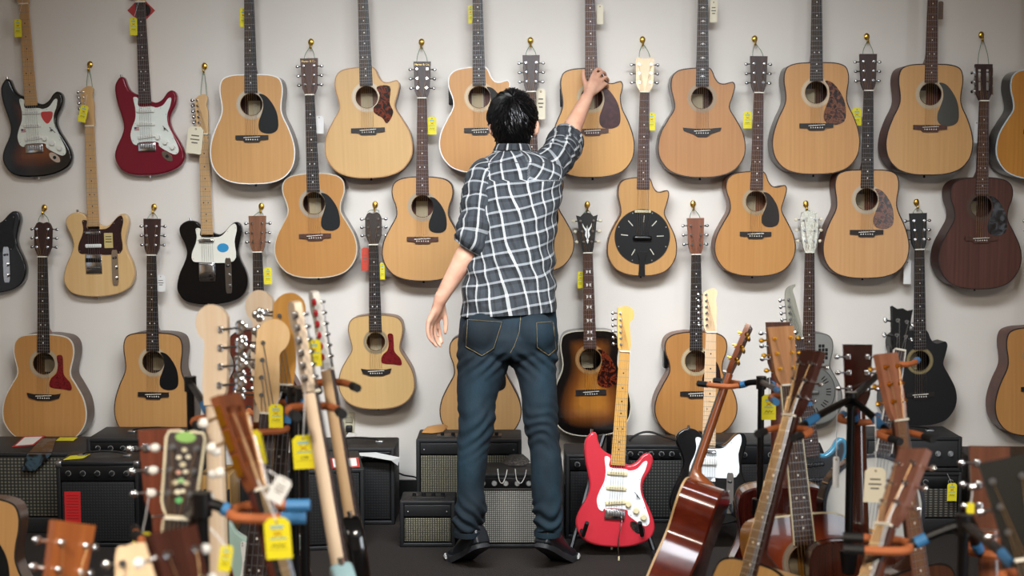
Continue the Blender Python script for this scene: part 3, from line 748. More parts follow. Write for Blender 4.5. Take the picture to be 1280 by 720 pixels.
wa('small-bodied guitar with dark grey pickguard and brown head hung under the white-edged dreadnought', (396, 347.5), (391, 217), 104, .10, .03, (389, 55), shape='om', top=W2('#cf9a5e', '#c28c50'), side=ROSEW, bind=plain('#cfc5b0'), rosc='#a39a8a', pgm=GREYGUARD, pgs=.98, board=EBONY, brm=ROSE, headm=ROSE, logo=LG)
wa('small-bodied guitar with dark pickguard and brown fretboard hung at the man\'s left shoulder', (528.5, 351.5), (528, 221), 102, .10, .02, (527, 55), shape='om', top=W2('#e1b480', '#d6a772'), side=MAHO, bind=plain('#2a1c16'), rosc='#a69b88', pgm=GREYGUARD, pgs=.95, board=ROSE, brm=ROSE, headm=ROSED, logo=LG)
wa('guitar hidden behind the man, its dark head and right edge showing', (666, 341), (665, 213), 104, .10, 0, (663, 53), shape='om', top=W2('#e3b988', '#d8ab78'), side=MAHO, bind=plain('#3a2a20'), board=ROSE, brm=ROSE, headm=ROSED)
wa('cutaway guitar with small dark teardrop pickguard hung beside the resonator guitar with the black cone', (943, 345.5), (946, 214.5), 102, .105, -.03, (943, 51), shape='om', cut=True, top=W2('#d5a063', '#c78f52'), side=SAPELE, bind=plain('#3a2517'), rosc='#a8977a', hole=.046, pgm=plain('#241c18', .25), pgs=.92, board=ROSE, brm=EBONY, headm=ROSED)
wa('dreadnought with tortoiseshell pickguard and reddish sides hung under the olive-guard dreadnought', (1082, 348), (1084, 212), 108, .12, -.005, (1083, 48), top=W2('#e0b282', '#d5a472'), side=MAHO, bind=plain('#2a1a14'), rosc='#b9ad98', pgm=TORT2, headm=ROSED)
wa('all-mahogany dark red-brown guitar with slotted head and smoky pickguard', (1224, 361.5), (1227.5, 222), 106, .115, -.06, (1226, 46), shape='om', top=wood('#5f372c', '#452319', .5, .05), side=wood('#4e2a20', '#351a13', .5, .05), bind=plain('#2a1510'), rosc='#4a3428', pgm=mottle(['#17191c', '#2c2f34', '#565a60'], 26, .15), nk=.347, board=ROSE, brm=ROSE, headm=ROSED, slots=True, inlay='dots', facem=None)
wa('large-bodied guitar with red-brown pickguard and winged bridge standing on the leftmost amplifier', (56, 554), (54.5, 418), 108, .115, .06, (56, 262), shape='ga', top=W2('#cf9d64', '#c08c54'), side=wood('#5a3b28', '#3d2618', .35, .2), bind=plain('#d8d0c0'), rosc='#a4957c', pg='taylor', pgm=REDGUARD, bridge='taylor', head='taylor', headm=ROSED, neckm=SAPELE)
wa('dreadnought with plain black pickguard and grey-brown sides hung above the stacked black amplifiers', (193, 551), (191, 416), 103, .115, .09, (193, 261), top=W2('#d4a671', '#c79862'), side=wood('#5c4638', '#42302a', .45, .1), bind=plain('#3a2a20'), rosc='#b5a68e', pgm=plain('#121315', .25), headm=ROSED)
wa('red-brown mahogany guitar hidden behind the cluster of bass headstocks', (328, 545), (324.5, 412), 106, .105, .03, (327, 260), shape='om', top=wood('#6a2f1e', '#4c1e13', .35, .2), side=MAHO, bind=plain('#2a1510'), pg=None, headm=SAPELE)
wa('small pale travel guitar with dark red pickguard, shortest of the hanging acoustics', (471.5, 511.5), (469, 394), 96, .10, .02, (469, 258), shape='ga', top=W2('#e6c694', '#dcb985'), side=SAPELE, bind=plain('#8a6a48'), rosc='#8d8068', hole=.042, pg='taylor', pgm=REDGUARD, pgs=1.02, bridge='taylor', nk=.325, head='taylor', headm=wood('#33251e', '#1f1512'), headscale=.93)
wa('pale small-bodied guitar hanging behind the man\'s legs', (601, 551), (600, 418), 103, .10, 0, (600, 258), shape='om', top=W2('#e4bc8b', '#daae7c'), side=MAHO, bind=plain('#2a1c16'), pgm=plain('#1a1614', .3), headm=ROSED)
gsb = wa('tobacco sunburst slope-shouldered guitar with tortoiseshell pickguard and ornate white fretboard inlays', (740, 545), (737, 413), 100, .115, 0, (734, 258), top=burst('#b9762c', '#7a4418', '#0c0807', .22, .85), burst_=True, side=plain('#130e0c', .25, 0, .4), bind=plain('#d5cdb8'), rosc='#a27a4a', pgm=TORT, pgs=1.05, board=ROSE, brm=EBONY, bridge='rect', head='crown', headm=plain('#0d0c0d', .3), inlay='fancy', btn=IVORY)
wa('honey-coloured guitar with side preamp and brown rim hung behind the black and white electric guitar', (870, 547), (870, 415), 105, .11, -.05, (866, 257), shape='om', top=W2('#cf985c', '#c0874b'), side=SAPELE, bind=plain('#3a2517'), rosc='#bfae8c', pgm=plain('#2a1715', .25), board=EBONY, headm=wood('#8c5236', '#703c26'), preamp=True, pgs=.95)
wa('matt black cutaway electro-acoustic guitar hung above the amplifier head', (1150, 532), (1149.5, 413), 94, .105, -.05, (1145, 255), shape='om', cut=True, top=plain('#0d0d0f', .4), side=plain('#0c0c0e', .45), bind=plain('#151517', .4), rosc='#8a7a54', hole=.046, pg=None, nk=.373, headm=plain('#101011', .4), board=EBONY, neckm=plain('#101011', .4), preamp=True)
wa('honey dreadnought with dark sides hung low beside the black cutaway guitar', (1296, 545), (1297, 409), 108, .12, -.06, (1296, 250), top=W2('#d19e64', '#c48f55'), side=MAHO, bind=plain('#2a1c16'), pgm=plain('#1a1614', .3))
hd = [c for c in gsb.children if c.name.startswith('headstock')][0]
for s_ in (-1, 1):
    MB().prism([(s_ * .002, .060), (s_ * .012, .078), (s_ * .008, .098), (s_ * .020, .118), (s_ * .022, .136), (s_ * .013, .118), (s_ * .004, .108), (s_ * .001, .128)], -.0022, -.0002).build('antler_inlay', WHITE, hd)
MB().prism([(0, .040), (.006, .056), (0, .066), (-.006, .056)], -.0022, -.0002).build('diamond_inlay', WHITE, hd)
# resonator guitars
def black_cone(g, D, L, W, zs, zh):
    c = (0, L * .40); r = W * .39
    rim = MB(); rim.ring(c, r * .985, r * 1.02, -D - .004, -D + .002, 48); rim.build('cone_rim', plain('#1a1410', .4), g)
    m = MB(); m.tube([(c[0], -D - .001, c[1]), (c[0], -D - .004, c[1])], [r, r * .985], 48); cp = m.build('cover_plate', plain('#0c0d0f', .42, .2), g)
    for a in range(8):
        t = 2 * PI * a / 8 + .4; MB().cyl((c[0] + .94 * r * math.cos(t), -D - .0055, c[1] + .94 * r * math.sin(t)), (c[0] + .94 * r * math.cos(t), -D - .003, c[1] + .94 * r * math.sin(t)), .003, 8).build('screw', STEEL, cp)
    for a in (.85, 1.5, 2.3, .05, 3.05, 5.3, 4.2):
        R = Matrix.Rotation(-(a), 3, 'Y'); MB().box((c[0] + .66 * r * math.cos(a), -D - .0045, c[1] + .66 * r * math.sin(a)), (.032, .002, .004), R).build('slot', plain('#c9c4b4', .4), cp)
    MB().bbox((0, -D - .016, c[1] - .005), (.085, .02, .022), .008).build('bridge_cover', plain('#0a0a0b', .3), g)
    MB().bbox((0, -D - .007, c[1] + r * .93), (.075, .006, .013), .003).build('pickup', plain('#cbbf9a', .35), g)
    tp = MB(); tp.prism([(-.024, c[1] - r * .55), (.024, c[1] - r * .55), (.012, c[1] - r * .85), (.015, -.002), (-.015, -.002), (-.012, c[1] - r * .85)], -D - .012, -D - .003); tp.build('tailpiece', BLACK, g)
wa('single-cutaway resonator guitar with round black cone plate on a natural maple body', (802, 345), (804, 222), 87, .085, 0, (803, 52), name='resonator_guitar', shape='ga', cut=True, top=W2('#d6a870', '#c99a62'), side=W2('#c08a52', '#a87342'), bind=plain('#4a2f1c', .4), pg=None, nk=.389, join=16, board=ROSE, head='vee', headm=wood('#e3c898', '#d8ba86'), tm=CHROME, reso=black_cone, half=.16)
def steel_cone(g, D, L, W, zs, zh):
    c = (0, L * .36); r = W * .40; mm = plain('#8f8f8b', .4, .8)
    m = MB(); m.tube([(c[0], -D - .001, c[1]), (c[0], -D - .006, c[1]), (c[0], -D - .002, c[1])], [r, r * .96, r * .6], 48); cp = m.build('cover_plate', mm, g)
    for a in range(10):
        for k in range(3):
            t = 2 * PI * a / 10 + (k - 1) * .14; q = .74 * r
            MB().box((c[0] + q * math.cos(t), -D - .0065, c[1] + q * math.sin(t)), (.022, .002, .0045), Matrix.Rotation(-t, 3, 'Y')).build('vent_slot', BLACK, cp)
    MB().bbox((0, -D - .012, c[1]), (.095, .016, .02), .006).build('hand_rest', mm, g)
    for s in (-1, 1):
        for i in range(3):
            for j in range(5):
                if (i == 2 and j in (0, 4)): continue
                MB().bbox((s * (.052 + i * .0155), -D - .0005, L * .77 + (j - 2) * .0185), (.0125, .003, .0155), .002).build('f_hole_cell', plain('#0a0a0a', .8), g)
wa('tarnished metal-bodied resonator guitar with grid sound holes and pearl head', (1010, 531), (1011, 416), 86, .08, -.02, (1007, 257), name='resonator_guitar', shape='ga', top=plain('#a3a29d', .42, .75), side=plain('#8d8c87', .4, .8), bind=plain('#7a7974', .4, .8), pg=None, nk=.372, board=ROSED, head='long', headm=PEARL, tm=STEEL, btn=IVORY, reso=steel_cone, half=.16)
# electrics on the wall
def we_(label, pb, pt, hk=None, yaw=0.0, **kw):
    g = electric('electric_guitar', label, **kw); hang(g, .044, pb, pt, yaw, gap=.012, half=.16); WG.append((g, .044, hk, label)); return g
g = we_('two-tone sunburst electric guitar with mint white pickguard and red pick sticker', (46, 221), (30, 0), kind='strat', bodym=burst('#8a4a1c', '#5c2c10', '#0a0a0c', .22, .8), burst_=True, pgm=plain('#e6e8dc', .35), board=wood('#d7a86c', '#c4925a', .4, .3), neckm=wood('#d7a86c', '#c4925a', .4, .3), dotm=BLACK, pickm=plain('#e9e8df', .4))
st = spline([(-.026, .022), (0, .026), (.026, .022), (.022, -.006), (0, -.03), (-.022, -.006)], 4)
o = MB().prism([(.068 + x, .272 + z) for x, z in st], -.0475, -.0462).build('pick_sticker', plain('#c5433f', .4), g)
def flag(g, x, z):
    f = MB().box((x, -.0472, z), (.022, .0008, .016)).build('flag_sticker', plain('#c9b9b2', .5), g)
    MB().box((x - .006, -.0478, z + .004), (.010, .0006, .008)).build('flag_canton', plain('#3b3f63', .5), f)
    for k in range(3): MB().box((x, -.0477, z - .006 + k * .0055), (.022, .0004, .0024)).build('flag_stripe', plain('#a8443f', .5), f)
flag(g, -.045, .215)
g = we_('candy red electric guitar with white pickguard and dark fretboard', (186, 219), (175.7, 0), kind='strat', bodym=plain('#7d1028', .28, .25, .6), pgm=plain('#e4e9e0', .35), board=ROSED, pickm=plain('#e9e8df', .4)); flag(g, -.045, .215)
g = we_('natural ash single-cutaway electric guitar with tortoiseshell pickguard', (121, 371), (112.5, 157), (113, 83), kind='tele', bodym=wood('#e2bd86', '#d4aa70', .28, .5, .5), pgm=mottle(['#170b0b', '#34161a', '#210f10'], 60, .3), board=wood('#d9b07a', '#c99c66', .4, .3), neckm=wood('#d9b07a', '#c99c66', .4, .3), dotm=BLACK, frontface='three', pickm=CHROME)
s_ = MB().box((.066, -.0475, .262), (.040, .0008, .070)).build('spec_sticker', plain('#cdb878', .5), g)
for k in range(3): MB().box((.066, -.0481, .280 - k * .012), (.028, .0006, .004)).build('print', plain('#4a4438', .6), s_)
g = we_('black single-cutaway electric guitar with white pickguard and blue oval sticker', (262.5, 381), (254.5, 154), (256, 85), kind='tele', bodym=plain('#08080a', .18, 0, .5), pgm=plain('#ece8da', .35), board=wood('#dcb682', '#cda26e', .4, .3), neckm=wood('#dcb682', '#cda26e', .4, .3), dotm=BLACK, frontface='cover', pickm=CHROME)
MB().prism(spline([(.070 + .027 * math.cos(2 * PI * k / 12), .265 + .021 * math.sin(2 * PI * k / 12)) for k in range(12)], 2), -.0475, -.0462).build('oval_sticker', plain('#2f8fc4', .4), g)
we_('black electric guitar with black pickguard hung left of the natural ash electric guitar', (-15, 367), (-22, 150), None, kind='tele', bodym=plain('#0b0e12', .18, 0, .5), pgm=plain('#121418', .25), board=MAPLEN, dotm=BLACK, frontface='cover', pickm=CHROME)

bpy.context.view_layer.update()
for g, D, hk, label in WG:
    M = g.matrix_world; zn = g['nut_z']; ac = g.name.startswith('acoustic') or g.name.startswith('reson')
    top = M @ Vector((0, -D + .015, zn + (.150 if ac else .13)))
    if hk is None:
        hp = Vector((top.x, WALL, top.z + .085))
    else:
        q = P(hk[0], hk[1], WALL); hp = Vector((q.x, WALL, q.z))
    rel = top - hp
    h = empty('wall_hook', hp); tag(h, 'brass wall hook holding up the ' + ' '.join(label.split()[:9]).rstrip(','), 'hook')
    MB().ball((0, -.006, .008), .0135, 10, (1, .6, 1.25)).build('hook_plate', BRASS, h)
    MB().tube(spline([(0, -.004, .004), (0, -.024, .0), (0, -.034, -.014), (0, -.026, -.022), (0, -.016, -.018)], 4, False), .0045, 8).build('hook_arm', BRASS, h)
    a = Vector((0, -.027, -.016)); wd = .026 if ac else .012
    p0 = Vector((rel.x - wd, rel.y, rel.z)); p1 = Vector((rel.x + wd, rel.y, rel.z))
    MB().tube(spline([p0, p0 * .55 + a * .45 + Vector((-.006, 0, .004)), a + Vector((-.002, 0, 0)), a + Vector((.002, 0, 0)), p1 * .55 + a * .45 + Vector((.006, 0, .004)), p1], 5, False), .0014, 5).build('wire_loop', plain('#4b7a55', .4), h)

# ------------------------------------------------------------------ amplifiers along the wall
def amp(label, px0, px1, pyt, d, depth=.26, h=None, z0=0.0, grill=None, gl=None, panel='front', panelm=None, knobs=6, handle=True, name='guitar_amplifier', yaw=0.0, cab=None, gm=.022, ph=.055, corners=False, base=.0, trim=None, knobm=None, badge=False, vents=False, cat='amplifier', wedge=0.0):
    """px0..px1 front width and pyt front top edge in photo pixels at distance d; the box stands on z0"""
    a = P(px0, pyt, d); b = P(px1, pyt, d); w_ = b.x - a.x; H = (a.z - z0) if h is None else h
    g = empty(name, ((a.x + b.x) / 2, d, z0)); g.rotation_euler = (0, 0, yaw); tag(g, label, cat)
    cab = cab or tolex()
    # cabinet: chamfered shell with a recessed front
    m = MB(); t = .018
    m.bbox((0, depth / 2 + .012, H / 2), (w_, depth - .024, H), .008)
    for sx in (-1, 1): m.bbox((sx * (w_ / 2 - t / 2), .012, H / 2), (t, .03, H), .005)
    m.bbox((0, .012, H - t / 2), (w_ - t, .03, t), .005); m.bbox((0, .012, t / 2 + base / 2), (w_ - t, .03, t + base), .005)
    body = m.build('cabinet', cab, g)
    top_ = H - t
    if panel == 'front':
        pz = top_ - ph / 2; pl = MB().bbox((0, .004, pz), (w_ - 2 * t, .014, ph), .002).build('control_panel', panelm or plain('#0e0f11', .35), g)
        gz1 = top_ - ph - .006
        for i in range(knobs):
            x = -(w_ / 2 - .05) + (w_ - .10) * (i / max(1, knobs - 1)); kb = MB(); kb.cyl((x, -.002, pz), (x, -.016, pz), .0095, 12, .008); kb.box((x, -.0165, pz + .004), (.0015, .001, .008))
            kb.build('knob', knobm or plain('#1d1e20', .3), pl)
            MB().ring((x, pz), .0105, .0115, -.0034, -.0028, 16).build('dial_mark', plain('#b9b9b5', .5), pl)
        if trim: MB().box((0, -.004, pz - ph / 2), (w_ - 2 * t, .004, .004)).build('trim_strip', trim, g)
    elif panel == 'top':
        pl = MB().bbox((0, .09, H + .001), (w_ * .62, .075, .004), .0015).build('control_panel', panelm or plain('#0e0f11', .35), g); gz1 = top_ - .055
        MB().bbox((0, .006, top_ - .024), (w_ - 2 * t, .016, .05), .004).build('top_rail', cab, g)
        for s in (-1, 1): MB().ball((s * (w_ / 2 - .035), -.004, top_ - .028), .004, 8, (1, .6, 1)).build('screw', STEEL, g)
        for i in range(knobs):
            x = -w_ * .26 + w_ * .52 * (i / max(1, knobs - 1)); MB().cyl((x, .085, H + .002), (x, .083, H + .017), .009, 12, .007).build('knob', knobm or plain('#1a1a1c', .3), pl)
    else: gz1 = top_
    gz0 = t + base + .004
    if grill is not None and gz1 - gz0 > .03:
        gr = MB().bbox((0, .006, (gz0 + gz1) / 2), (w_ - 2 * t - .004, .012, gz1 - gz0), .004).build('grille', grill, g)
        if badge: MB().bbox((-(w_ / 2) + .07, -.002, gz1 - .02), (.06, .004, .012), .002).build('badge', plain('#c9c9c6', .3, .8), gr)
    if handle:
        hx = min(.11, w_ * .28); hm = MB(); hm.tube(spline([(-hx, depth * .5, H), (-hx * .8, depth * .5, H + .016), (0, depth * .5, H + .022), (hx * .8, depth * .5, H + .016), (hx, depth * .5, H)], 4, False), .008, 6, True, .5)
        hn = hm.build('handle', plain('#111112', .45), g)
        for s in (-1, 1): MB().bbox((s * hx, depth * .5, H + .004), (.034, .026, .009), .003).build('handle_cap', STEEL, hn)
    if corners:
        for sx in (-1, 1):
            for z in (H - .012, .012): MB().bbox((sx * (w_ / 2 - .010), .006, z), (.026, .026, .028), .006).build('corner_cap', STEEL if z > .1 else plain('#1a1a1a', .4), g)
    return g, w_, H
SIL = grille('#c4c2b8', '#5a5955', 240, 240); TAN = grille('#8f8a72', '#2f2c25', 200, 260); DKG = grille('#4a4a44', '#141413', 150, 150); BLKG = grille('#191a1d', '#070708', 170, 170)
OLIVE = grille('#6b6757', '#24221d', 130, 140)
amp('large black amplifier with dull olive grille and papers on top', -62, 105, 566, 6.12, .40, grill=OLIVE, panel=None, handle=False, base=.05)
amp('small black amplifier with a red sticker on its black grille', 70, 173, 577, 5.88, .225, grill=BLKG, panel='front', knobs=5, corners=True, ph=.062, cab=tolex('#101114', .45))
amp('black amplifier with a row of dark knobs tucked between its neighbours at left', 108, 262, 548, 6.2, .30, grill=BLKG, panel='front', knobs=9, ph=.05)
amp('tall black bass speaker cabinet standing askew with papers on top', 357, 455, 587, 5.83, .40, grill=BLKG, panel=None, handle=False, yaw=.16, cab=tolex('#131416', .6), name='bass_amplifier')
amp('black amplifier with metal handle caps behind the tall bass cabinet', 392, 493, 560, 6.27, .27, grill=BLKG, panel='front', knobs=6, ph=.04, cab=tolex('#1b1b1d', .6))
amp('black combo amplifier with beige grille and top-mounted knobs behind the man\'s left leg', 520, 652, 549, 6.2, .25, grill=TAN, panel='top', knobs=6, handle=False)
amp('tiny black practice amplifier with beige grille on the floor at the man\'s left foot', 499.5, 569, 626, 5.88, .18, grill=TAN, panel='top', knobs=4, handle=False)
amp('black combo amplifier with silver sparkle grille between the man\'s legs', 574, 705, 592, 5.86, .23, grill=SIL, panel='front', knobs=8, ph=.045, handle=False, trim=plain('#9a9a98', .3, .8), knobm=plain('#c9c9c6', .35, .3))
amp('plain black amplifier half hidden behind the fiesta red guitar', 707, 786, 568, 6.02, .26, grill=BLKG, panel='front', knobs=3, ph=.05, handle=False)
amp('wide black amplifier with strap handle and grey grille between the red and the black-and-white guitars', 748, 880, 556, 6.3, .25, grill=DKG, panel='front', knobs=9, ph=.045, handle=False)
amp('black amplifier with two knobs behind the multi guitar stand\'s pole', 884, 1010, 553, 6.3, .25, grill=BLKG, panel='front', knobs=4, ph=.075, handle=False)
g11, w11, h11 = amp('black speaker cabinet with fine grey grille under the amplifier head', 1080, 1203, 590, 6.1, .30, grill=grille('#6b665c', '#24211e', 90, 190), panel='front', knobs=4, ph=.05, handle=False, base=.05, name='speaker_cabinet', cat='speaker')
amp('black amplifier head with chrome-ringed knobs on a speaker cabinet', 1080, 1203, 546, 6.1, .27, z0=h11, grill=None, panel='front', knobs=7, ph=.11, name='amplifier_head', panelm=plain('#232426', .45), knobm=plain('#b9bbbd', .25, .6), handle=True)
amp('low dark brown amplifier with a yellow tag on top in the right corner', 1212, 1345, 572, 6.2, .27, grill=BLKG, panel='front', knobs=6, ph=.05, cab=tolex('#2a221e', .55), handle=False)
# red sticker on the small amplifier's grille
q = P(90, 635, 5.87); r = MB().box((0, 0, 0), (.067, .0015, .134)).build('red_sticker', plain('#c21f22', .5)); r.location = (q.x, 5.8805, q.z); tag(r, 'tall red sticker on the black grille of the small amplifier', 'sticker')
for k in range(9): MB().box((0, -.0012, .05 - k * .012), (.05, .0006, .003)).build('print', plain('#8e1416', .6), r)
# strap handle standing up on the wide amplifier
q = P(820, 556, 6.38)
o = MB().tube(spline([(q.x - .13, 6.40, q.z + .004), (q.x - .09, 6.40, q.z + .04), (q.x - .03, 6.40, q.z + .055), (q.x + .05, 6.40, q.z + .03), (q.x + .14, 6.40, q.z + .006)], 5, False), .010, 8, True, .5).build('carrying_strap', plain('#0d0d0e', .5)); tag(o, 'black carrying strap arched over the wide black amplifier', 'strap')
# papers and odds and ends lying on the amplifiers
def sheet(name, label, cat, pts, c, th=.0016, edge=None, rough=.6, group=None):
    """flat sheet through world points"""
    pts = [Vector(p) for p in pts]; n = len(pts)
    nn = (pts[1] - pts[0]).cross(pts[-1] - pts[0]).normalized()
    if nn.z < 0: nn = -nn
    o_ = pts[0].copy(); m = MB(); m.add([p - o_ for p in pts] + [p - o_ + nn * th for p in pts], [tuple(range(n)), tuple(range(2 * n - 1, n - 1, -1))] + [(i, (i + 1) % n, (i + 1) % n + n, i + n) for i in range(n)])
    o = m.build(name, plain(c, rough)); o.location = o_; tag(o, label, cat, group)
    if edge:
        cc = sum(pts, Vector()) / n - o_; e = MB(); e.add([(p - o_ - cc) * .82 + cc + nn * (th + .0006) for p in pts], [tuple(range(n))]); e.build('white_panel', plain(edge, .6), o)
    return o
def ontop(px, py, z):
    """pixel ray hit at height z"""
    a = Vector((0, 0, CAMZ)); b = P(px, py, 5.0); t = (z - a.z) / (b.z - a.z); return a + (b - a) * t
zA = P(70, 566, 6.12).z + .002
sheet('paper_card', 'white card with red border lying on the leftmost amplifier', 'card', [ontop(15, 559, zA), ontop(42, 557, zA), ontop(57, 545, zA), ontop(30, 546, zA)], '#b8322e', edge='#ece7e0')
q0 = ontop(50, 549, zA + .006); q1 = ontop(72, 549, zA + .006); 
fl = MB(); a_ = [ontop(52, 548, zA + .008), ontop(70, 548, zA + .008), P(64, 568, 6.095), P(34, 568, 6.095), P(44, 589, 6.09), P(27, 587, 6.09)]
fl.add([a_[0], a_[1], a_[2], a_[3], P(43, 589, 6.09), P(26, 588, 6.09)], [(0, 1, 2, 3), (3, 2, 4, 5)])
me = fl.mesh(); o = obj('photo_leaflet', me, mottle(['#07080a', '#0d1013', '#3c525e', '#090a0b'], 18, .3)); so = o.modifiers.new('s', 'SOLIDIFY'); so.thickness = .0015; tag(o, 'dark glossy photo leaflet draped over the leftmost amplifier\'s front edge', 'leaflet')
sheet('price_card', 'yellow price card lying on the leftmost amplifier', 'price tag', [ontop(70, 551, zA), ontop(92, 551, zA), ontop(97, 547, zA), ontop(75, 547, zA)], '#d8cc2a')
zB = P(70, 577, 5.88).z + .002
sheet('price_card', 'yellow price card lying on the small amplifier with the red sticker', 'price tag', [ontop(79, 575, zB), ontop(104, 573, zB), ontop(113, 568, zB), ontop(88, 570, zB)], '#d8cc2a')
zC = P(400, 587, 5.83).z + .002
sheet('paper_card', 'white card with red border lying on the tall bass cabinet', 'card', [ontop(414, 586, zC), ontop(450, 584, zC), ontop(448, 572, zC), ontop(412, 573, zC)], '#c23a34', edge='#f0ece6')
sheet('paper_leaflet', 'red leaflet sticking out from under the bordered card on the bass cabinet', 'leaflet', [ontop(366, 587, zC - .001), ontop(408, 586, zC - .001), ontop(404, 577, zC - .001), ontop(366, 578, zC - .001)], '#8e2a2c')
zD = P(440, 560, 6.27).z + .002
o = MB(); pts = [(425, 567), (470, 566), (500, 572), (497, 582), (489, 576), (460, 571)]
vs = [P(x, y, 6.23 + .02 * math.sin(i)) for i, (x, y) in enumerate(pts)]
me = MB().add(vs, [(0, 1, 5), (1, 2, 4, 5), (2, 3, 4)]).mesh(); ob = obj('plastic_sleeve', me, plain('#c9c9c6', .2)); m_ = ob.modifiers.new('s', 'SOLIDIFY'); m_.thickness = .002; tag(ob, 'crumpled clear plastic sleeve hanging over the amplifier behind the bass cabinet', 'plastic bag')
sheet('paper_slip', 'small white paper slip behind the leaning electric necks', 'paper', [ontop(432, 546, zD), ontop(442, 547, zD), ontop(446, 542, zD), ontop(436, 541, zD)], '#e8e4dc')
# tan cloth pouch on the beige-grille combo
zE = P(585, 549, 6.2).z + .003
pp = [ontop(527, 541, zE), ontop(540, 541.5, zE), ontop(553, 540, zE), ontop(560, 533, zE), ontop(546, 534, zE), ontop(532, 537, zE)]
c_ = sum(pp, Vector()) / 6; m = MB(); m.add([p for p in pp] + [c_ + (p - c_) * .8 + Vector((0, 0, .014)) for p in pp] + [c_ + Vector((0, 0, .022))], [(i, (i + 1) % 6, (i + 1) % 6 + 6, i + 6) for i in range(6)] + [(i + 6, (i + 1) % 6 + 6, 12) for i in range(6)] + [(5, 4, 3, 2, 1, 0)])
o = m.build('leather_pouch', plain('#d0985a', .6), None, 80); tag(o, 'flat tan leather pouch lying on the beige-grille combo amplifier', 'pouch')
# grey cloth on the silver amplifier plus white tag strings
zF = P(640, 592, 5.86).z + .002
pp = [ontop(626, 578, zF), ontop(636, 582, zF), ontop(655, 582, zF), ontop(663, 577, zF), ontop(655, 570, zF), ontop(638, 569, zF)]
c_ = sum(pp, Vector()) / 6; m = MB(); m.add(pp + [c_ + (p - c_) * .85 + Vector((0, 0, .012)) for p in pp] + [c_ + Vector((0, 0, .02))], [(i, (i + 1) % 6, (i + 1) % 6 + 6, i + 6) for i in range(6)] + [(i + 6, (i + 1) % 6 + 6, 12) for i in range(6)] + [(5, 4, 3, 2, 1, 0)])
o = m.build('folded_cloth', mottle(['#3c3a38', '#5a5856', '#77746f'], 60, .8, 0), None, 80); tag(o, 'folded dark grey cloth lying on the silver-grille amplifier', 'cloth')
for k, (x0, x1, lab) in enumerate(((622, 634, 'white tag string dangling over the left knobs of the silver-grille amplifier'), (644, 658, 'white tag string dangling over the right knobs of the silver-grille amplifier'))):
    o = MB().tube(spline([P(x0, 586, 5.84), P(x0 + 2, 600, 5.835), P((x0 + x1) / 2, 604, 5.835), P(x1 - 2, 596, 5.835), P(x1, 587, 5.84)], 5, False), .0016, 5).build('tag_string', WHITE); tag(o, lab, 'string')
# wooden box with slots seen between the necks
q = P(270, 680, 5.5)
g = empty('slatted_box', (P(268, 640, 6.0).x, 6.0, 0)); tag(g, 'wooden box with dark vertical slots between the left stands', 'box')
w_ = P(290, 640, 6.0).x - P(250, 640, 6.0).x; H = P(268, 594, 6.0).z
MB().bbox((0, .12, H / 2), (w_, .22, H), .006).build('box_body', wood('#b48a4e', '#8f6a38', .5, .1), g)
for i in range(7): MB().bbox((-.06 + i * .02, .005, H * .55), (.009, .02, H * .45), .002).build('slot', plain('#120c08', .8), g)
# cable on the floor by the wall
o = MB().tube(spline([P(496, 590, 6.5), P(505, 594, 6.45), P(520, 597, 6.4), P(524, 605, 6.5)], 5, False), .004, 6).build('power_cable', BLACK); tag(o, 'black power cable running behind the tiny practice amplifier', 'cable')

# ------------------------------------------------------------------ the man reaching up
from mathutils import noise as mnoise
person = empty('person', (P(640, 705, 5.6).x, 5.6, 0)); tag(person, 'man in plaid shirt and blue jeans reaching up on tiptoe, back turned', 'person')
PO = Vector(person.location)
def pl_(px, py, d): return P(px, py, d) - PO
def loft(mb, rings, n=28, e=2.0, cap=True):
    """rings: (center, half width, half depth)"""
    vs = []; fs = []; m = len(rings)
    for c, a, b in rings:
        for k in range(n):
            t = 2 * PI * k / n; ct, s_ = math.cos(t), math.sin(t)
            vs.append((c[0] + a * math.copysign(abs(ct) ** (2 / e), ct), c[1] + b * math.copysign(abs(s_) ** (2 / e), s_), c[2]))
    for i in range(m - 1):
        for k in range(n): k2 = (k + 1) % n; fs.append((i * n + k, i * n + k2, (i + 1) * n + k2, (i + 1) * n + k))
    if cap: fs += [tuple(range(n - 1, -1, -1)), tuple((m - 1) * n + k for k in range(n))]
    return mb.add(vs, fs)
def remesh(mb, vox, sm=6, f=.5):
    me = mb.mesh(); o = bpy.data.objects.new('r', me); col.objects.link(o)
    r = o.modifiers.new('r', 'REMESH'); r.mode = 'VOXEL'; r.voxel_size = vox; r.use_smooth_shade = True
    s = o.modifiers.new('s', 'SMOOTH'); s.iterations = sm; s.factor = f
    dg = bpy.context.evaluated_depsgraph_get(); out = bpy.data.meshes.new_from_object(o.evaluated_get(dg))
    bpy.data.objects.remove(o); bpy.data.meshes.remove(me)
    for p in out.polygons: p.use_smooth = True
    return out
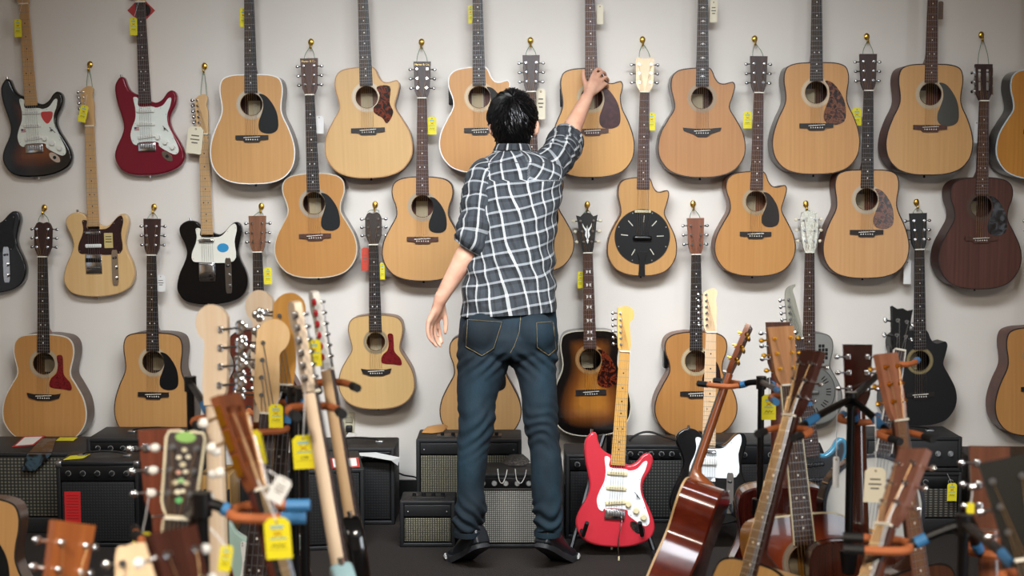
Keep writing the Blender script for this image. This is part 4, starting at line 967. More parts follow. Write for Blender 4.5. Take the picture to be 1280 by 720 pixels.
def skin_mat():
    m, nt, b = newmat('skin'); n = N(nt, 'ShaderNodeTexNoise'); n.inputs['Scale'].default_value = 18; nt.links.new(coords(nt, (1, 1, 1)), n.inputs['Vector'])
    r = ramp(nt, [(.3, lin('#d39a80')), (.7, lin('#e2b296'))]); nt.links.new(n.outputs[0], r.inputs[0]); nt.links.new(r.outputs[0], b.inputs['Base Color'])
    b.inputs['Roughness'].default_value = .5; b.inputs['Subsurface Weight'].default_value = .12; b.inputs['Subsurface Radius'].default_value = (.012, .005, .003); b.inputs['Subsurface Scale'].default_value = .5
    n2 = N(nt, 'ShaderNodeTexNoise'); n2.inputs['Scale'].default_value = 240; nt.links.new(coords(nt, (1, 1, 1)), n2.inputs['Vector'])
    bp = N(nt, 'ShaderNodeBump'); bp.inputs['Strength'].default_value = .1; bp.inputs['Distance'].default_value = .001; nt.links.new(n2.outputs[0], bp.inputs['Height']); nt.links.new(bp.outputs[0], b.inputs['Normal']); return m
SKIN = skin_mat()
def bend(p, s):
    """shoe space (y heel to toe, z up) -> person space: toes flat on the floor and turned out, heel lifted"""
    p = Vector(p)
    if p.y < .205: p = Matrix.Rotation(-.50, 3, 'X') @ (p - Vector((0, .205, 0))) + Vector((0, .205, 0))
    return Matrix.Rotation(-s * .54, 3, 'Z') @ (p - Vector((0, .215, 0))) + Vector((s * .205, 5.665, .0)) - PO
HC = pl_(641, 151, 6.03)          # skull centre
body = MB()
# torso and pelvis (inside the clothes)
def TR(y, xl, xr, d, b, k=1.0): a0 = pl_(xl, y, d); a1 = pl_(xr, y, d); return ((a0 + a1) / 2, (a1.x - a0.x) / 2 * k, b * k)
TOR = [TR(440, 578, 694, 5.72, .11, .86), TR(410, 576, 695, 5.75, .115, .86), TR(380, 582, 690, 5.79, .11, .85), TR(345, 586, 688, 5.82, .105, .85), TR(290, 588, 692, 5.87, .11, .86), TR(250, 590, 698, 5.92, .115, .86), TR(222, 594, 700, 5.965, .105, .86), TR(206, 604, 686, 5.99, .085, .86), TR(196, 618, 664, 6.0, .065, .9), TR(184, 622, 660, 6.015, .058, .95)]
loft(body, TOR)
body.tube([pl_(641, 205, 6.0), pl_(641, 185, 6.01), pl_(642, 165, 6.03)], [.062, .056, .058], 18)     # neck
# head: skull, jaw, nose, lips, brows, ears
body.ball(HC, 1, 28, (.084, .100, .112)); body.ball(HC + Vector((0, .045, -.065)), 1, 20, (.060, .060, .068))
body.ball(HC + Vector((0, .108, -.022)), 1, 10, (.014, .022, .028)); body.ball(HC + Vector((0, .098, -.068)), 1, 10, (.026, .012, .010))
for s in (-1, 1):
    body.ball(HC + Vector((s * .032, .086, .022)), 1, 10, (.030, .014, .010)); body.ball(HC + Vector((s * .031, .084, .0)), 1, 10, (.013, .012, .012))
    k_ = 1.0 if s > 0 else .90; body.ball(HC + Vector((s * .092 * k_, -.014, -.034)), 1, 14, (.012, .022, .034)); body.ball(HC + Vector((s * .102 * k_, -.026, -.028)), 1, 12, (.009, .015, .030))
# legs, ankles and feet inside the jeans and shoes
LEG = {-1: [(420, 573, 632, 5.73), (450, 571, 636, 5.715), (467, 571, 630, 5.70), (500, 571, 620, 5.67), (528, 573, 619, 5.645), (555, 572, 612, 5.625), (583, 571, 608, 5.60), (611, 571, 605, 5.585), (633, 570, 607, 5.57), (655, 566, 602, 5.56), (667, 568, 602, 5.55)],
        1: [(420, 642, 697, 5.73), (450, 638, 696, 5.715), (467, 645, 695, 5.70), (500, 651, 697, 5.67), (528, 655, 698, 5.645), (555, 661, 700, 5.625), (583, 664, 703, 5.60), (611, 664, 703, 5.585), (633, 666, 703, 5.57), (655, 668, 702, 5.56), (667, 669, 700, 5.55)]}
for s in (-1, 1):
    c = [((pl_(a, y, d) + pl_(b, y, d)) / 2, (pl_(b, y, d).x - pl_(a, y, d).x) / 2) for y, a, b, d in LEG[s]]
    body.tube([q[0] for q in c], [q[1] * .72 for q in c], 16)
    an = c[-1][0]
    body.tube([an, bend((0, .05, .10), s), bend((0, .055, .055), s), bend((0, .13, .045), s), bend((0, .215, .032), s), bend((0, .25, .028), s)], [.026, .022, .022, .020, .014, .008], 12)
# arms
LSH, LEL, LWR = pl_(599, 222, 5.955), pl_(592, 302, 5.80), pl_(549, 377, 5.80)
RSH, REL, RWR = pl_(690, 204, 6.02), pl_(706, 180, 6.28), pl_(734, 121, 6.47)
body.tube([TOR[6][0] + Vector((-.10, 0, .0)), LSH, (LSH + LEL) / 2, LEL, LEL * .75 + LWR * .25, LEL * .4 + LWR * .6, LWR], [.05, .052, .046, .042, .044, .036, .0265], 16)
body.tube([TOR[6][0] + Vector((.12, 0, .01)), RSH, (RSH + REL) / 2, REL, REL * .75 + RWR * .25, REL * .4 + RWR * .6, RWR], [.05, .052, .046, .043, .044, .036, .027], 16)
def hand(wr, mcp, fingers, thumb):
    """palm from the wrist to four knuckles, each finger its own chain, thumb from the side of the palm"""
    for i, k in enumerate(mcp): body.tube([wr, wr * .5 + k * .5, k], [.0155, .0145, .0115], 10)
    cm = sum(mcp, Vector()) / 4; dr_ = (cm - wr).normalized(); body.tube([wr - dr_ * .03, wr, wr * .55 + cm * .45, wr * .12 + cm * .88], [.026, .0245, .022, .0135], 12)
    for i in range(3): body.tube([wr, (wr * .5 + mcp[i] * .25 + mcp[i + 1] * .25), mcp[i] * .5 + mcp[i + 1] * .5], [.014, .0135, .0105], 10)
    for k, ch in zip(mcp, fingers):
        pts = spline([k] + ch, 3, False); n = len(pts); body.tube(pts, [.0100 - .0028 * j / (n - 1) for j in range(n)], 10); body.ball(pts[-1], .0072, 10)
    pts = spline(thumb, 3, False); n = len(pts); body.tube(pts, [.0150 - .0062 * j / (n - 1) for j in range(n)], 10); body.ball(pts[-1], .0088, 10)
hand(RWR, [pl_(740.5, 96, 6.555), pl_(745.5, 98, 6.565), pl_(750, 102.5, 6.57), pl_(752.5, 108.5, 6.565)],
     [[pl_(744, 88.5, 6.595), pl_(748.5, 86, 6.615), pl_(752, 89, 6.635)], [pl_(751, 91, 6.60), pl_(755.5, 91, 6.62), pl_(757, 95, 6.64)], [pl_(756, 97, 6.60), pl_(759.5, 98.5, 6.62), pl_(760, 102, 6.64)], [pl_(757, 105, 6.595), pl_(759, 107, 6.615), pl_(759, 110, 6.63)]],
     [RWR + Vector((-.004, .02, .008)), pl_(733, 108, 6.53), pl_(729.5, 98, 6.575), pl_(729, 88.5, 6.605)])
hand(LWR, [pl_(547, 401, 5.835), pl_(543, 403, 5.822), pl_(538.7, 404, 5.805), pl_(535.2, 403, 5.785)],
     [[pl_(549, 413, 5.85), pl_(551, 421.5, 5.85), pl_(552.5, 428, 5.84)], [pl_(543.5, 417, 5.832), pl_(546.3, 426.5, 5.834), pl_(550.5, 432.5, 5.83)], [pl_(538.3, 417, 5.806), pl_(540.8, 427, 5.808), pl_(545.5, 432.5, 5.806)], [pl_(534.6, 413.5, 5.780), pl_(536.2, 421.5, 5.780), pl_(540.5, 427.5, 5.778)]],
     [LWR + Vector((.010, .004, -.006)), pl_(555, 392, 5.83), pl_(557.5, 404, 5.83), pl_(556.5, 415.5, 5.825)])
obj('body', remesh(body, .0046, 5, .5), SKIN, person)
# jeans
def denim_mat():
    m, nt, b = newmat('denim'); b.inputs['Roughness'].default_value = .85
    n = N(nt, 'ShaderNodeTexNoise'); n.inputs['Scale'].default_value = 5; n.inputs['Detail'].default_value = 3; nt.links.new(coords(nt, (1, 1, .6)), n.inputs['Vector'])
    r = ramp(nt, [(.35, lin('#06141c')), (.52, lin('#0a1f2a')), (.72, lin('#12303d'))]); nt.links.new(n.outputs[0], r.inputs[0])
    f = N(nt, 'ShaderNodeTexNoise'); f.inputs['Scale'].default_value = 1; f.inputs['Detail'].default_value = 2; nt.links.new(coords(nt, (420, 420, 60)), f.inputs['Vector'])
    mx = N(nt, 'ShaderNodeMix'); mx.data_type = 'RGBA'; mx.blend_type = 'OVERLAY'; mx.inputs[0].default_value = .55
    nt.links.new(r.outputs[0], mx.inputs[6]); nt.links.new(f.outputs[0], mx.inputs[7]); nt.links.new(mx.outputs[2], b.inputs['Base Color'])
    bp = N(nt, 'ShaderNodeBump'); bp.inputs['Strength'].default_value = .35; bp.inputs['Distance'].default_value = .0015; nt.links.new(f.outputs[0], bp.inputs['Height']); nt.links.new(bp.outputs[0], b.inputs['Normal']); return m
DENIM = denim_mat()
jm = MB()
loft(jm, [TR(448, 585, 690, 5.715, .085), TR(438, 575, 696, 5.72, .115), TR(420, 573, 697, 5.735, .128), TR(400, 575, 696, 5.765, .122), TR(385, 577, 694, 5.785, .116), TR(374, 579, 692, 5.795, .112)])
for s in (-1, 1):
    jm.ball(pl_(604 if s < 0 else 667, 417, 5.675), 1, 18, (.088, .075, .085))
    c = [((pl_(a, y, d) + pl_(b, y, d)) / 2, (pl_(b, y, d).x - pl_(a, y, d).x) / 2) for y, a, b, d in LEG[s]]
    pts = spline([q[0] for q in c], 3, False); rr_ = [r[0] for r in spline([(q[1], 0) for q in c], 3, False)]; rr_[-1] *= 1.04
    jm.tube(pts, rr_, 22)
jme = remesh(jm, .0065, 4, .5)
def knee_z(y, d): return pl_(640, y, d).z
zk, za, zc = knee_z(535, 5.64), knee_z(648, 5.56), knee_z(450, 5.71)
vn = [v.normal.copy() for v in jme.vertices]
for v, n_ in zip(jme.vertices, vn):
    x, y, z = v.co; s = -1 if x < 0 else 1; dsp = 0
    q = mnoise.noise(Vector((x * 9 + 3 * s, y * 9, z * 5)))
    wk = math.exp(-((z - zk) / .085) ** 2); dsp += wk * .0038 * math.sin(z * 135 + x * 70 * s + q * 9)
    wa_ = math.exp(-((z - za) / .06) ** 2); dsp += wa_ * .0078 * math.sin(z * 135 - x * 80 * s + q * 10)
    wc = math.exp(-((z - zc) / .05) ** 2); dsp += wc * .004 * math.sin(z * 130 + abs(x) * 120 + q * 2)
    dsp += .005 * q + .003 * mnoise.noise(Vector((x * 26, y * 26, z * 16)))
    v.co = v.co + n_ * dsp
jme.update(); jeans = obj('jeans', jme, DENIM, person)
bvh = BVHTree.FromPolygons([v.co[:] for v in jme.vertices], [tuple(p.vertices) for p in jme.polygons])
def onjeans(px, py, off=.0):
    d = Vector(pl_(px, py, 6.5)) - Vector(pl_(px, py, 5.0)); h = bvh.ray_cast(Vector(pl_(px, py, 5.0)), d.normalized())
    if h[0] is None: return Vector(pl_(px, py, 5.7))
    return h[0] - d.normalized() * off
THREAD = plain('#8c7c58', .8)
def stitch(path, closed=False, r=.0008):
    pts = []
    for i in range(len(path) - (0 if closed else 1)):
        a, b = path[i], path[(i + 1) % len(path)]
        for k in range(8): t = k / 8; pts.append(onjeans(a[0] + (b[0] - a[0]) * t, a[1] + (b[1] - a[1]) * t, .0018))
    pts.append(onjeans(*path[0 if closed else -1], .0018)); return MB().tube(pts, r, 5).mesh(60)
for k, pk in enumerate(([(583.5, 398), (629, 401), (618, 436), (602.5, 446), (581, 434)], [(670, 402), (692, 400.5), (696, 437), (686, 445.5), (671, 435)])):
    # patch pocket, following the cloth
    gx = 10; vs = []; fs = []
    a, b, c, d_, e = pk
    top_l, top_r = a, b; bl, bm_, br_ = e, d_, c
    for i in range(gx + 1):
        t = i / gx; tx = (top_l[0] + (top_r[0] - top_l[0]) * t, top_l[1] + (top_r[1] - top_l[1]) * t)
        if t < .5: bx = (bl[0] + (bm_[0] - bl[0]) * t * 2, bl[1] + (bm_[1] - bl[1]) * t * 2)
        else: bx = (bm_[0] + (br_[0] - bm_[0]) * (t - .5) * 2, bm_[1] + (br_[1] - bm_[1]) * (t - .5) * 2)
        for j in range(gx + 1): w_ = j / gx; vs.append(onjeans(tx[0] + (bx[0] - tx[0]) * w_, tx[1] + (bx[1] - tx[1]) * w_, .0032))
    for i in range(gx):
        for j in range(gx): o_ = i * (gx + 1) + j; fs.append((o_, o_ + 1, o_ + gx + 2, o_ + gx + 1))
    me = MB().add(vs, fs).mesh(80); pko = obj('back_pocket', me, DENIM, jeans); sm = pko.modifiers.new('s', 'SOLIDIFY'); sm.thickness = .003
    sh = [(x + (sum(q[0] for q in pk) / 5 - x) * .06, y + (sum(q[1] for q in pk) / 5 - y) * .06) for x, y in pk]
    pts = []
    for i in range(5):
        a, b = sh[i], sh[(i + 1) % 5]
        for q in range(6): t = q / 6; pts.append(onjeans(a[0] + (b[0] - a[0]) * t, a[1] + (b[1] - a[1]) * t, .0065))
    pts.append(pts[0]); obj('pocket_stitching', MB().tube(pts, .0008, 5).mesh(60), THREAD, jeans)
for path in ([(580, 386), (610, 388), (651, 394.5), (680, 390), (691, 386)], [(651, 394), (649, 415), (643, 432), (638, 441)], [(579, 379.5), (640, 383), (691, 379)]):
    obj('seam_stitching', stitch(path), THREAD, jeans)
for s in (-1, 1):
    y, a, b, d = LEG[s][-1]
    c = (pl_(a, y - 1.0, d) + pl_(b, y - 1.0, d)) / 2; r = (pl_(b, y, d).x - pl_(a, y, d).x) / 2 * 1.035; m = MB(); ring = []
    for zz, k in ((-.012, 1.0), (-.012, 1.04), (.006, 1.045), (.010, 1.03)): ring.append((c + Vector((0, 0, zz)), r * k, r * k))
    loft(m, ring, 28, 2, False); obj('hem', m.mesh(60), DENIM, jeans)
# shirt
def plaid_mat():
    m, nt, b = newmat('plaid_shirt'); b.inputs['Roughness'].default_value = .85
    uv = N(nt, 'ShaderNodeUVMap', uv_map='UVMap'); sp = N(nt, 'ShaderNodeSeparateXYZ'); nt.links.new(uv.outputs[0], sp.inputs[0]); cs = []
    G, D_, Wh, L_ = lin('#363a3f'), lin('#0b0c0e'), lin('#d8d7d3'), lin('#b4b7b9')
    for k, st in ((0, [(0, G), (.26, D_), (.48, Wh), (.62, G), (.78, lin('#1e2024')), (.90, G)]), (1, [(0, G), (.20, lin('#1b1d21')), (.46, L_), (.62, G)])):
        d = N(nt, 'ShaderNodeMath', operation='DIVIDE'); d.inputs[1].default_value = (.052, .057)[k]; nt.links.new(sp.outputs[k], d.inputs[0])
        f = N(nt, 'ShaderNodeMath', operation='FRACT'); nt.links.new(d.outputs[0], f.inputs[0])
        r = ramp(nt, st, 'CONSTANT'); nt.links.new(f.outputs[0], r.inputs[0]); cs.append(r)
    mx = N(nt, 'ShaderNodeMix'); mx.data_type = 'RGBA'; mx.inputs[0].default_value = .48
    nt.links.new(cs[0].outputs[0], mx.inputs[6]); nt.links.new(cs[1].outputs[0], mx.inputs[7])
    n = N(nt, 'ShaderNodeTexNoise'); n.inputs['Scale'].default_value = 500; nt.links.new(coords(nt, (1, 1, 1)), n.inputs['Vector'])
    m2 = N(nt, 'ShaderNodeMix'); m2.data_type = 'RGBA'; m2.blend_type = 'OVERLAY'; m2.inputs[0].default_value = .35
    nt.links.new(mx.outputs[2], m2.inputs[6]); nt.links.new(n.outputs[0], m2.inputs[7]); nt.links.new(m2.outputs[2], b.inputs['Base Color'])
    n3 = N(nt, 'ShaderNodeTexNoise'); n3.inputs['Scale'].default_value = 14; n3.inputs['Detail'].default_value = 2; n3.inputs['Distortion'].default_value = .6; nt.links.new(coords(nt, (1, 1, .7), 'Object', (0, .6, 0)), n3.inputs['Vector'])
    bp = N(nt, 'ShaderNodeBump'); bp.inputs['Strength'].default_value = .75; bp.inputs['Distance'].default_value = .03; nt.links.new(n3.outputs[0], bp.inputs['Height']); nt.links.new(bp.outputs[0], b.inputs['Normal']); return m
PLAID = plaid_mat()
def grid_mesh(rows, uvs, closed=True):
    """rows of rings -> mesh with UVs in metres"""
    m, n = len(rows), len(rows[0]); vs = [tuple(p) for r in rows for p in r]; fs = []; fu = []
    for i in range(m - 1):
        for k in range(n if closed else n - 1):
            k2 = (k + 1) % n; fs.append((i * n + k, i * n + k2, (i + 1) * n + k2, (i + 1) * n + k))
            fu.append([(i, k), (i, k + 1), (i + 1, k + 1), (i + 1, k)])
    me = bpy.data.meshes.new('m'); me.from_pydata(vs, [], fs); ul = me.uv_layers.new(name='UVMap')
    li = 0
    for q in fu:
        for (i, k) in q: ul.data[li].uv = uvs(i, k); li += 1
    for p in me.polygons: p.use_smooth = True
    return me
SH = [TR(391, 576, 696, 5.775, .136), TR(386, 577, 696, 5.78, .137), TR(370, 578, 695.5, 5.79, .137), TR(345, 580, 694, 5.82, .132), TR(320, 583, 693.5, 5.845, .130), TR(290, 587, 695, 5.875, .132), TR(262, 589, 698, 5.905, .133), TR(238, 590, 702, 5.94, .13), TR(222, 590, 706, 5.965, .122), TR(210, 593, 704, 5.985, .110), TR(201, 600, 697, 5.995, .096), TR(194, 611, 683, 6.0, .082), TR(188.5, 620, 666, 6.008, .070)]
par = spline([(c[0], c[1], c[2], a, b) for c, a, b in SH], 6, False); nr = 128; rows = []; lens = [0]
for i, q in enumerate(par):
    if i: lens.append(lens[-1] + (Vector(q[:3]) - Vector(par[i - 1][:3])).length)
TL = lens[-1]
for i, q in enumerate(par):
    r = []; h = lens[i] / TL
    for k in range(nr):
        t = 2 * PI * k / nr - PI / 2; ct, s_ = math.cos(t), math.sin(t); e = 2 / 2.3
        x = q[0] + q[3] * math.copysign(abs(ct) ** e, ct); y = q[1] + q[4] * math.copysign(abs(s_) ** e, s_); z = q[2]
        nx, ny = ct, s_
        # diagonal folds radiating from the raised right shoulder, gathers above the hem
        w1 = math.exp(-((h - .62) / .30) ** 2) * (.5 + .5 * ct)
        dsp = w1 * .007 * math.sin(70 * (z * .8 - x * .75) + 2.5 * mnoise.noise(Vector((x * 6, y * 4, z * 6))))
        dsp += math.exp(-((h - .22) / .17) ** 2) * .007 * math.sin(60 * (z + x * .55) + 3 * mnoise.noise(Vector((x * 7, 3, z * 5))))
        dsp += .006 * mnoise.noise(Vector((x * 11, y * 8, z * 7))) + .003 * math.sin(t * 9) * max(0, 1 - h * 5)
        r.append(Vector((x + nx * dsp, y + ny * dsp, z + (.012 * ct * (1 - h) if h < .12 else 0))))
    rows.append(r)
def tuv(i, k):
    u = k / nr * 1.02 - .0; v = lens[i]; h = v / TL; uc = (k / nr if k / nr < .5 else k / nr - 1) * 1.02
    a = .24 if h < .80 else -.45 * (1 if uc > .03 else -.6)
    a *= min(1, .45 + h * 1.3)
    p = rows[i][k % nr]; du = .010 * mnoise.noise(Vector((p.x * 7, p.y * 5, p.z * 7))); dv = .009 * mnoise.noise(Vector((p.x * 8 + 5, p.y * 5, p.z * 6)))
    return (uc * math.cos(a) + v * math.sin(a) + 2.0 + du, -uc * math.sin(a) + v * math.cos(a) + 2.0 + dv)
shirt = obj('shirt', grid_mesh(rows, tuv), PLAID, person); sm = shirt.modifiers.new('s', 'SOLIDIFY'); sm.thickness = .0025
# yoke seam across the shoulders
iy = int(len(par) * .80); yp = [rows[iy][k] + (rows[iy][k] - Vector(par[iy][:3])).normalized() * .0015 for k in list(range(nr - 30, nr)) + list(range(0, 31))]
MB().tube(yp, .0016, 5).build('yoke_seam', plain('#3a3b3f', .8), shirt, 60)
def sleeve(pts, rad, phase, name='sleeve', fold=.006, n=40):
    pts = [Vector(q) for q in spline(pts, 8, False)]; rs = [q[0] for q in spline([(r, 0) for r in rad], 8, False)]; rows = []; L_ = [0]; up = Vector((0, -1, 0)); m = len(pts)
    for i in range(1, m): L_.append(L_[-1] + (pts[i] - pts[i - 1]).length)
    for i, p in enumerate(pts):
        t = (pts[min(i + 1, m - 1)] - pts[max(i - 1, 0)]).normalized(); a = t.cross(up).normalized(); b = a.cross(t).normalized(); r = []
        for k in range(n):
            th = 2 * PI * k / n; dr = fold * math.sin(L_[i] * 95 + 1.6 * math.sin(th + phase) + 2.5 * mnoise.noise(Vector((math.cos(th) * 1.5, math.sin(th) * 1.5, L_[i] * 9 + phase)))) * min(1, L_[i] / L_[-1] * 1.5 + .25)
            r.append(p + (a * math.cos(th) + b * math.sin(th)) * (rs[i] + dr))
        rows.append(r)
    return grid_mesh(rows, lambda i, k: (k / n * .40 + 2, L_[i] + phase + 2))
me = sleeve([pl_(614, 213, 5.97), pl_(604, 219, 5.95), pl_(599, 238, 5.90), pl_(596, 265, 5.85), pl_(594, 290, 5.815)], [.052, .062, .064, .064, .066], .3)
sl = obj('sleeve', me, PLAID, shirt); sl.modifiers.new('s', 'SOLIDIFY').thickness = .0025
me = sleeve([pl_(594, 283, 5.825), pl_(593, 291, 5.81), pl_(591, 301, 5.80), pl_(586, 310, 5.80)], [.068, .071, .069, .064], .9, fold=.007)
cf = obj('rolled_cuff', me, PLAID, shirt); cf.modifiers.new('s', 'SOLIDIFY').thickness = .006
me = sleeve([pl_(676, 210, 5.985), pl_(688, 205, 6.01), pl_(698, 195, 6.10), pl_(704, 184, 6.22)], [.068, .070, .068, .066], 1.7, fold=.008)
sl = obj('sleeve', me, PLAID, shirt); sl.modifiers.new('s', 'SOLIDIFY').thickness = .0025
me = sleeve([pl_(700, 190, 6.16), pl_(704, 184, 6.22), pl_(707.5, 176, 6.29), pl_(710, 169, 6.315)], [.068, .072, .069, .060], 2.3, fold=.006)
cf = obj('rolled_cuff', me, PLAID, shirt); cf.modifiers.new('s', 'SOLIDIFY').thickness = .006
# collar
rows = []; prof = [(190.5, .096, .078), (186, .080, .074), (181.5, .072, .070), (179.5, .071, .070), (181, .078, .077), (188, .090, .086)]
for y, a, b in prof:
    c = pl_(641, y, 6.012); rows.append([Vector((c.x + a * .92 * math.cos(2 * PI * k / 40), c.y + b * math.sin(2 * PI * k / 40), c.z - .012 * (1 + math.sin(2 * PI * k / 40)) * 0)) for k in range(40)])
co = obj('collar', grid_mesh(rows, lambda i, k: (k / 40 * .45 + 2, i * .011 + 2.02)), PLAID, shirt)
# hair: a close cap and tapering locks that run out from the crown
HAIR, hnt, hb = newmat('hair'); hb.inputs['Base Color'].default_value = lin('#0d0b0b'); hb.inputs['Roughness'].default_value = .38; hb.inputs['Specular IOR Level'].default_value = .45
crown = Vector((.02, -.62, .78)).normalized()
def hairy(d):
    if d.y > .45 and d.z < .42: return False
    if d.y > .05 and d.z < -.12: return False
    if abs(d.x) > .72 and d.z < -.02 and d.y > -.42: return False
    if d.z < -.93: return False
    return True
def scalp(d, off=0.0): return HC + Vector((d.x * (.084 + off), d.y * (.100 + off), d.z * (.112 + off) - max(0, -d.z) * .004))
hm = MB(); capv = []; n1, n2 = 40, 28
for i in range(n2 + 1):
    for k in range(n1):
        th = PI * i / n2; d = Vector((math.sin(th) * math.cos(2 * PI * k / n1), math.sin(th) * math.sin(2 * PI * k / n1), math.cos(th))); capv.append(d)
fs = []
for i in range(n2):
    for k in range(n1):
        q = (i * n1 + k, (i + 1) * n1 + k, (i + 1) * n1 + (k + 1) % n1, i * n1 + (k + 1) % n1)
        if all(hairy(capv[j]) for j in q): fs.append(q)
hm.add([scalp(d, .010) for d in capv], fs); cnt = 0; ga = PI * (3 - math.sqrt(5)); total = 3000
for i in range(total):
    z = 1 - 2 * (i + .5) / total; r = math.sqrt(1 - z * z); d = Vector((r * math.cos(ga * i), r * math.sin(ga * i), z))
    if not hairy(d): continue
    tdir = (d * d.dot(crown) - crown); 
    if tdir.length < 1e-3: continue
    tdir.normalize(); side = d.cross(tdir); j = random.uniform(-.55, .55) + .25; tdir = (tdir * math.cos(j) + side * math.sin(j)).normalized()
    L_ = random.uniform(.030, .050) * (1.0 if d.z > -.5 else .6) * (.45 if abs(d.x) > .55 and d.z < .35 and d.y > -.55 else 1); w_ = random.uniform(.0022, .0042); lift = random.uniform(.008, .014) * (1.35 if d.z > .2 else 1)
    pts = []
    for s_ in range(4):
        t = s_ / 3; dd = (d + tdir * (L_ * t / .10)).normalized(); pts.append(scalp(dd, .007 + lift * math.sin(t * 2.0) + random.uniform(0, .002)))
    hm.tube(pts, [w_, w_ * .95, w_ * .6, w_ * .1], 3, False)
hr = hm.build('hair', HAIR, person, 60); hr['kind'] = 'stuff'
# high-top sneakers, heels lifted
def shoe(s):
    m = MB(); sole = MB()
    # local: y from heel (0) to toe (.285), z up, before the lift
    prof = [(-.004, .026, .085), (.008, .036, .105), (.05, .040, .108), (.09, .041, .100), (.13, .042, .088), (.17, .046, .074), (.21, .048, .062), (.25, .042, .054), (.272, .030, .044), (.281, .014, .030)]
    rings = []; n = 20; vs = []
    for (y, hw, h) in prof:
        for k in range(n):
            t = PI * k / (n - 1); vs.append((hw * math.cos(t) * (1.0 if math.sin(t) < .6 else .94), y, .018 + (h - .018) * math.sin(t) ** .62))
    fs = [(i * n + k, i * n + k + 1, (i + 1) * n + k + 1, (i + 1) * n + k) for i in range(len(prof) - 1) for k in range(n - 1)] + [(i * n, (i + 1) * n, (i + 1) * n + n - 1, i * n + n - 1) for i in range(len(prof) - 1)] + [tuple(range(n)), tuple((len(prof) - 1) * n + k for k in range(n))]
    m.add(vs, fs)
    loft(m, [(Vector((0, .050, .05)), .036, .048), (Vector((0, .052, .085)), .037, .050), (Vector((0, .050, .115)), .040, .050), (Vector((0, .048, .128)), .041, .049), (Vector((0, .048, .130)), .036, .044)], 20)
    half = [(.022, .004), (.036, .03), (.040, .08), (.041, .13), (.049, .18), (.051, .215), (.044, .255), (.026, .282)]
    op = spline([(x, y) for x, y in half] + [(-x, y) for x, y in reversed(half)], 4)
    k = len(op); sole.add([(x, y, 0) for x, y in op] + [(x * 1.02, y, .020) for x, y in op] + [(x, y, .024) for x, y in op], [(i, (i + 1) % k, (i + 1) % k + k, i + k) for i in range(k)] + [(i + k, (i + 1) % k + k, (i + 1) % k + 2 * k, i + 2 * k) for i in range(k)] + [tuple(range(k)), tuple(range(3 * k - 1, 2 * k - 1, -1))])
    m.v = [tuple(bend(p, s)) for p in m.v]; sole.v = [tuple(bend(p, s)) for p in sole.v]
    me = remesh(m, .004, 5, .5); o = obj('shoe', me, plain('#1a1d22', .36), person)
    sole.build('sole', plain('#2b2c2f', .6), o, 50)
    tc = MB(); tp = [q for q in op if q[1] > .245]; tp.sort(key=lambda q: q[0]); tc.tube([bend((x * 1.03, y + .001, .014), s) for x, y in tp], .0085, 6); tc.build('toe_rim', plain('#d9d9d6', .5), o, 60)
for s in (-1, 1): shoe(s)

# ------------------------------------------------------------------ guitars on the floor stands in front
SUNB = burst('#b5652c', '#7d3a1a', '#2a100c', .15, .8)
def stand_guitar(g, nut, low, face):
    """nut = (px, py, distance) of the nut, low = a lower pixel on the same neck"""
    A = P(*nut); B = P(*low); R, loc = place(g, (0, -g['front'], g['nut_z']), A, A - B, face); g['up'] = [float(x) for x in (A - B).normalized()]
    return A, (A - B).normalized()
BASSN = wood('#f2cd97', '#e8bd83', .4, .3); PALE = wood('#f6e2c8', '#efd3b2', .4, .3)
YOKES = {}
def fg(key, g, nut, low, face):
    A, u = stand_guitar(g, nut, low, face); f = Vector(face); f = (f - u * f.dot(u)).normalized()
    YOKES[key] = (A - f * .012 - u * .035, u, f)
fg('c', electric('bass_guitar', 'bass guitar with natural maple head facing out beside the golden head', 'bass', bodym=plain('#e4e0d2', .25, 0, .5), pgm=plain('#e8e6da'), board=ROSED, neckm=BASSN), (335, 518, 3.6), (317, 720, 3.52), (.12, -1, 0))
fg('z', electric('electric_guitar', 'seafoam green electric guitar behind the natural maple bass neck', 'strat', bodym=plain('#b7d3c6', .25, 0, .5), board=ROSED), (333, 500, 4.32), (322, 700, 4.26), (.1, -1, 0))
fg('a', electric('bass_guitar', 'bass guitar turned backwards with pink-white maple head beside the lone black stand', 'bass', bodym=plain('#5a2018', .25, 0, .5), neckm=PALE, board=ROSED, strings=False), (270, 508, 3.4), (276, 720, 3.32), (.28, 1, 0))
fg('b', electric('bass_guitar', 'bass guitar turned backwards, pale head rising between two maple heads', 'bass', bodym=plain('#1a1a1c', .25, 0, .5), neckm=PALE, board=ROSED, strings=False), (328, 474, 3.9), (332, 690, 3.82), (.35, 1, 0))
fg('d', electric('bass_guitar', 'bass guitar with golden lacquered head behind the natural maple head', 'bass', bodym=plain('#7a1c22', .25, 0, .5), board=ROSED, neckm=wood('#cf963f', '#bd832f', .3, .4)), (356, 482, 3.7), (338, 700, 3.62), (.1, -1, 0))
fg('e', electric('electric_guitar', 'electric guitar seen edge-on, pale head with a hanging yellow tag', 'strat', bodym=plain('#a9cfd8', .25, 0, .5), neckm=PALE, board=ROSED), (394, 490, 2.9), (434, 722, 2.86), (.93, .36, 0))
fg('f', electric('electric_guitar', 'black electric guitar seen edge-on, white head with red tuning buttons', 'strat', bodym=plain('#0a0a0c', .15, 0, .6), neckm=wood('#e2c39c', '#d3ae82', .4, .3), headm=plain('#ecebe6', .35), board=ROSED, btn=plain('#b3202a', .3)), (414, 462, 3.35), (448, 665, 3.30), (.95, .30, 0))
GRN = plain('#7fae52', .4)
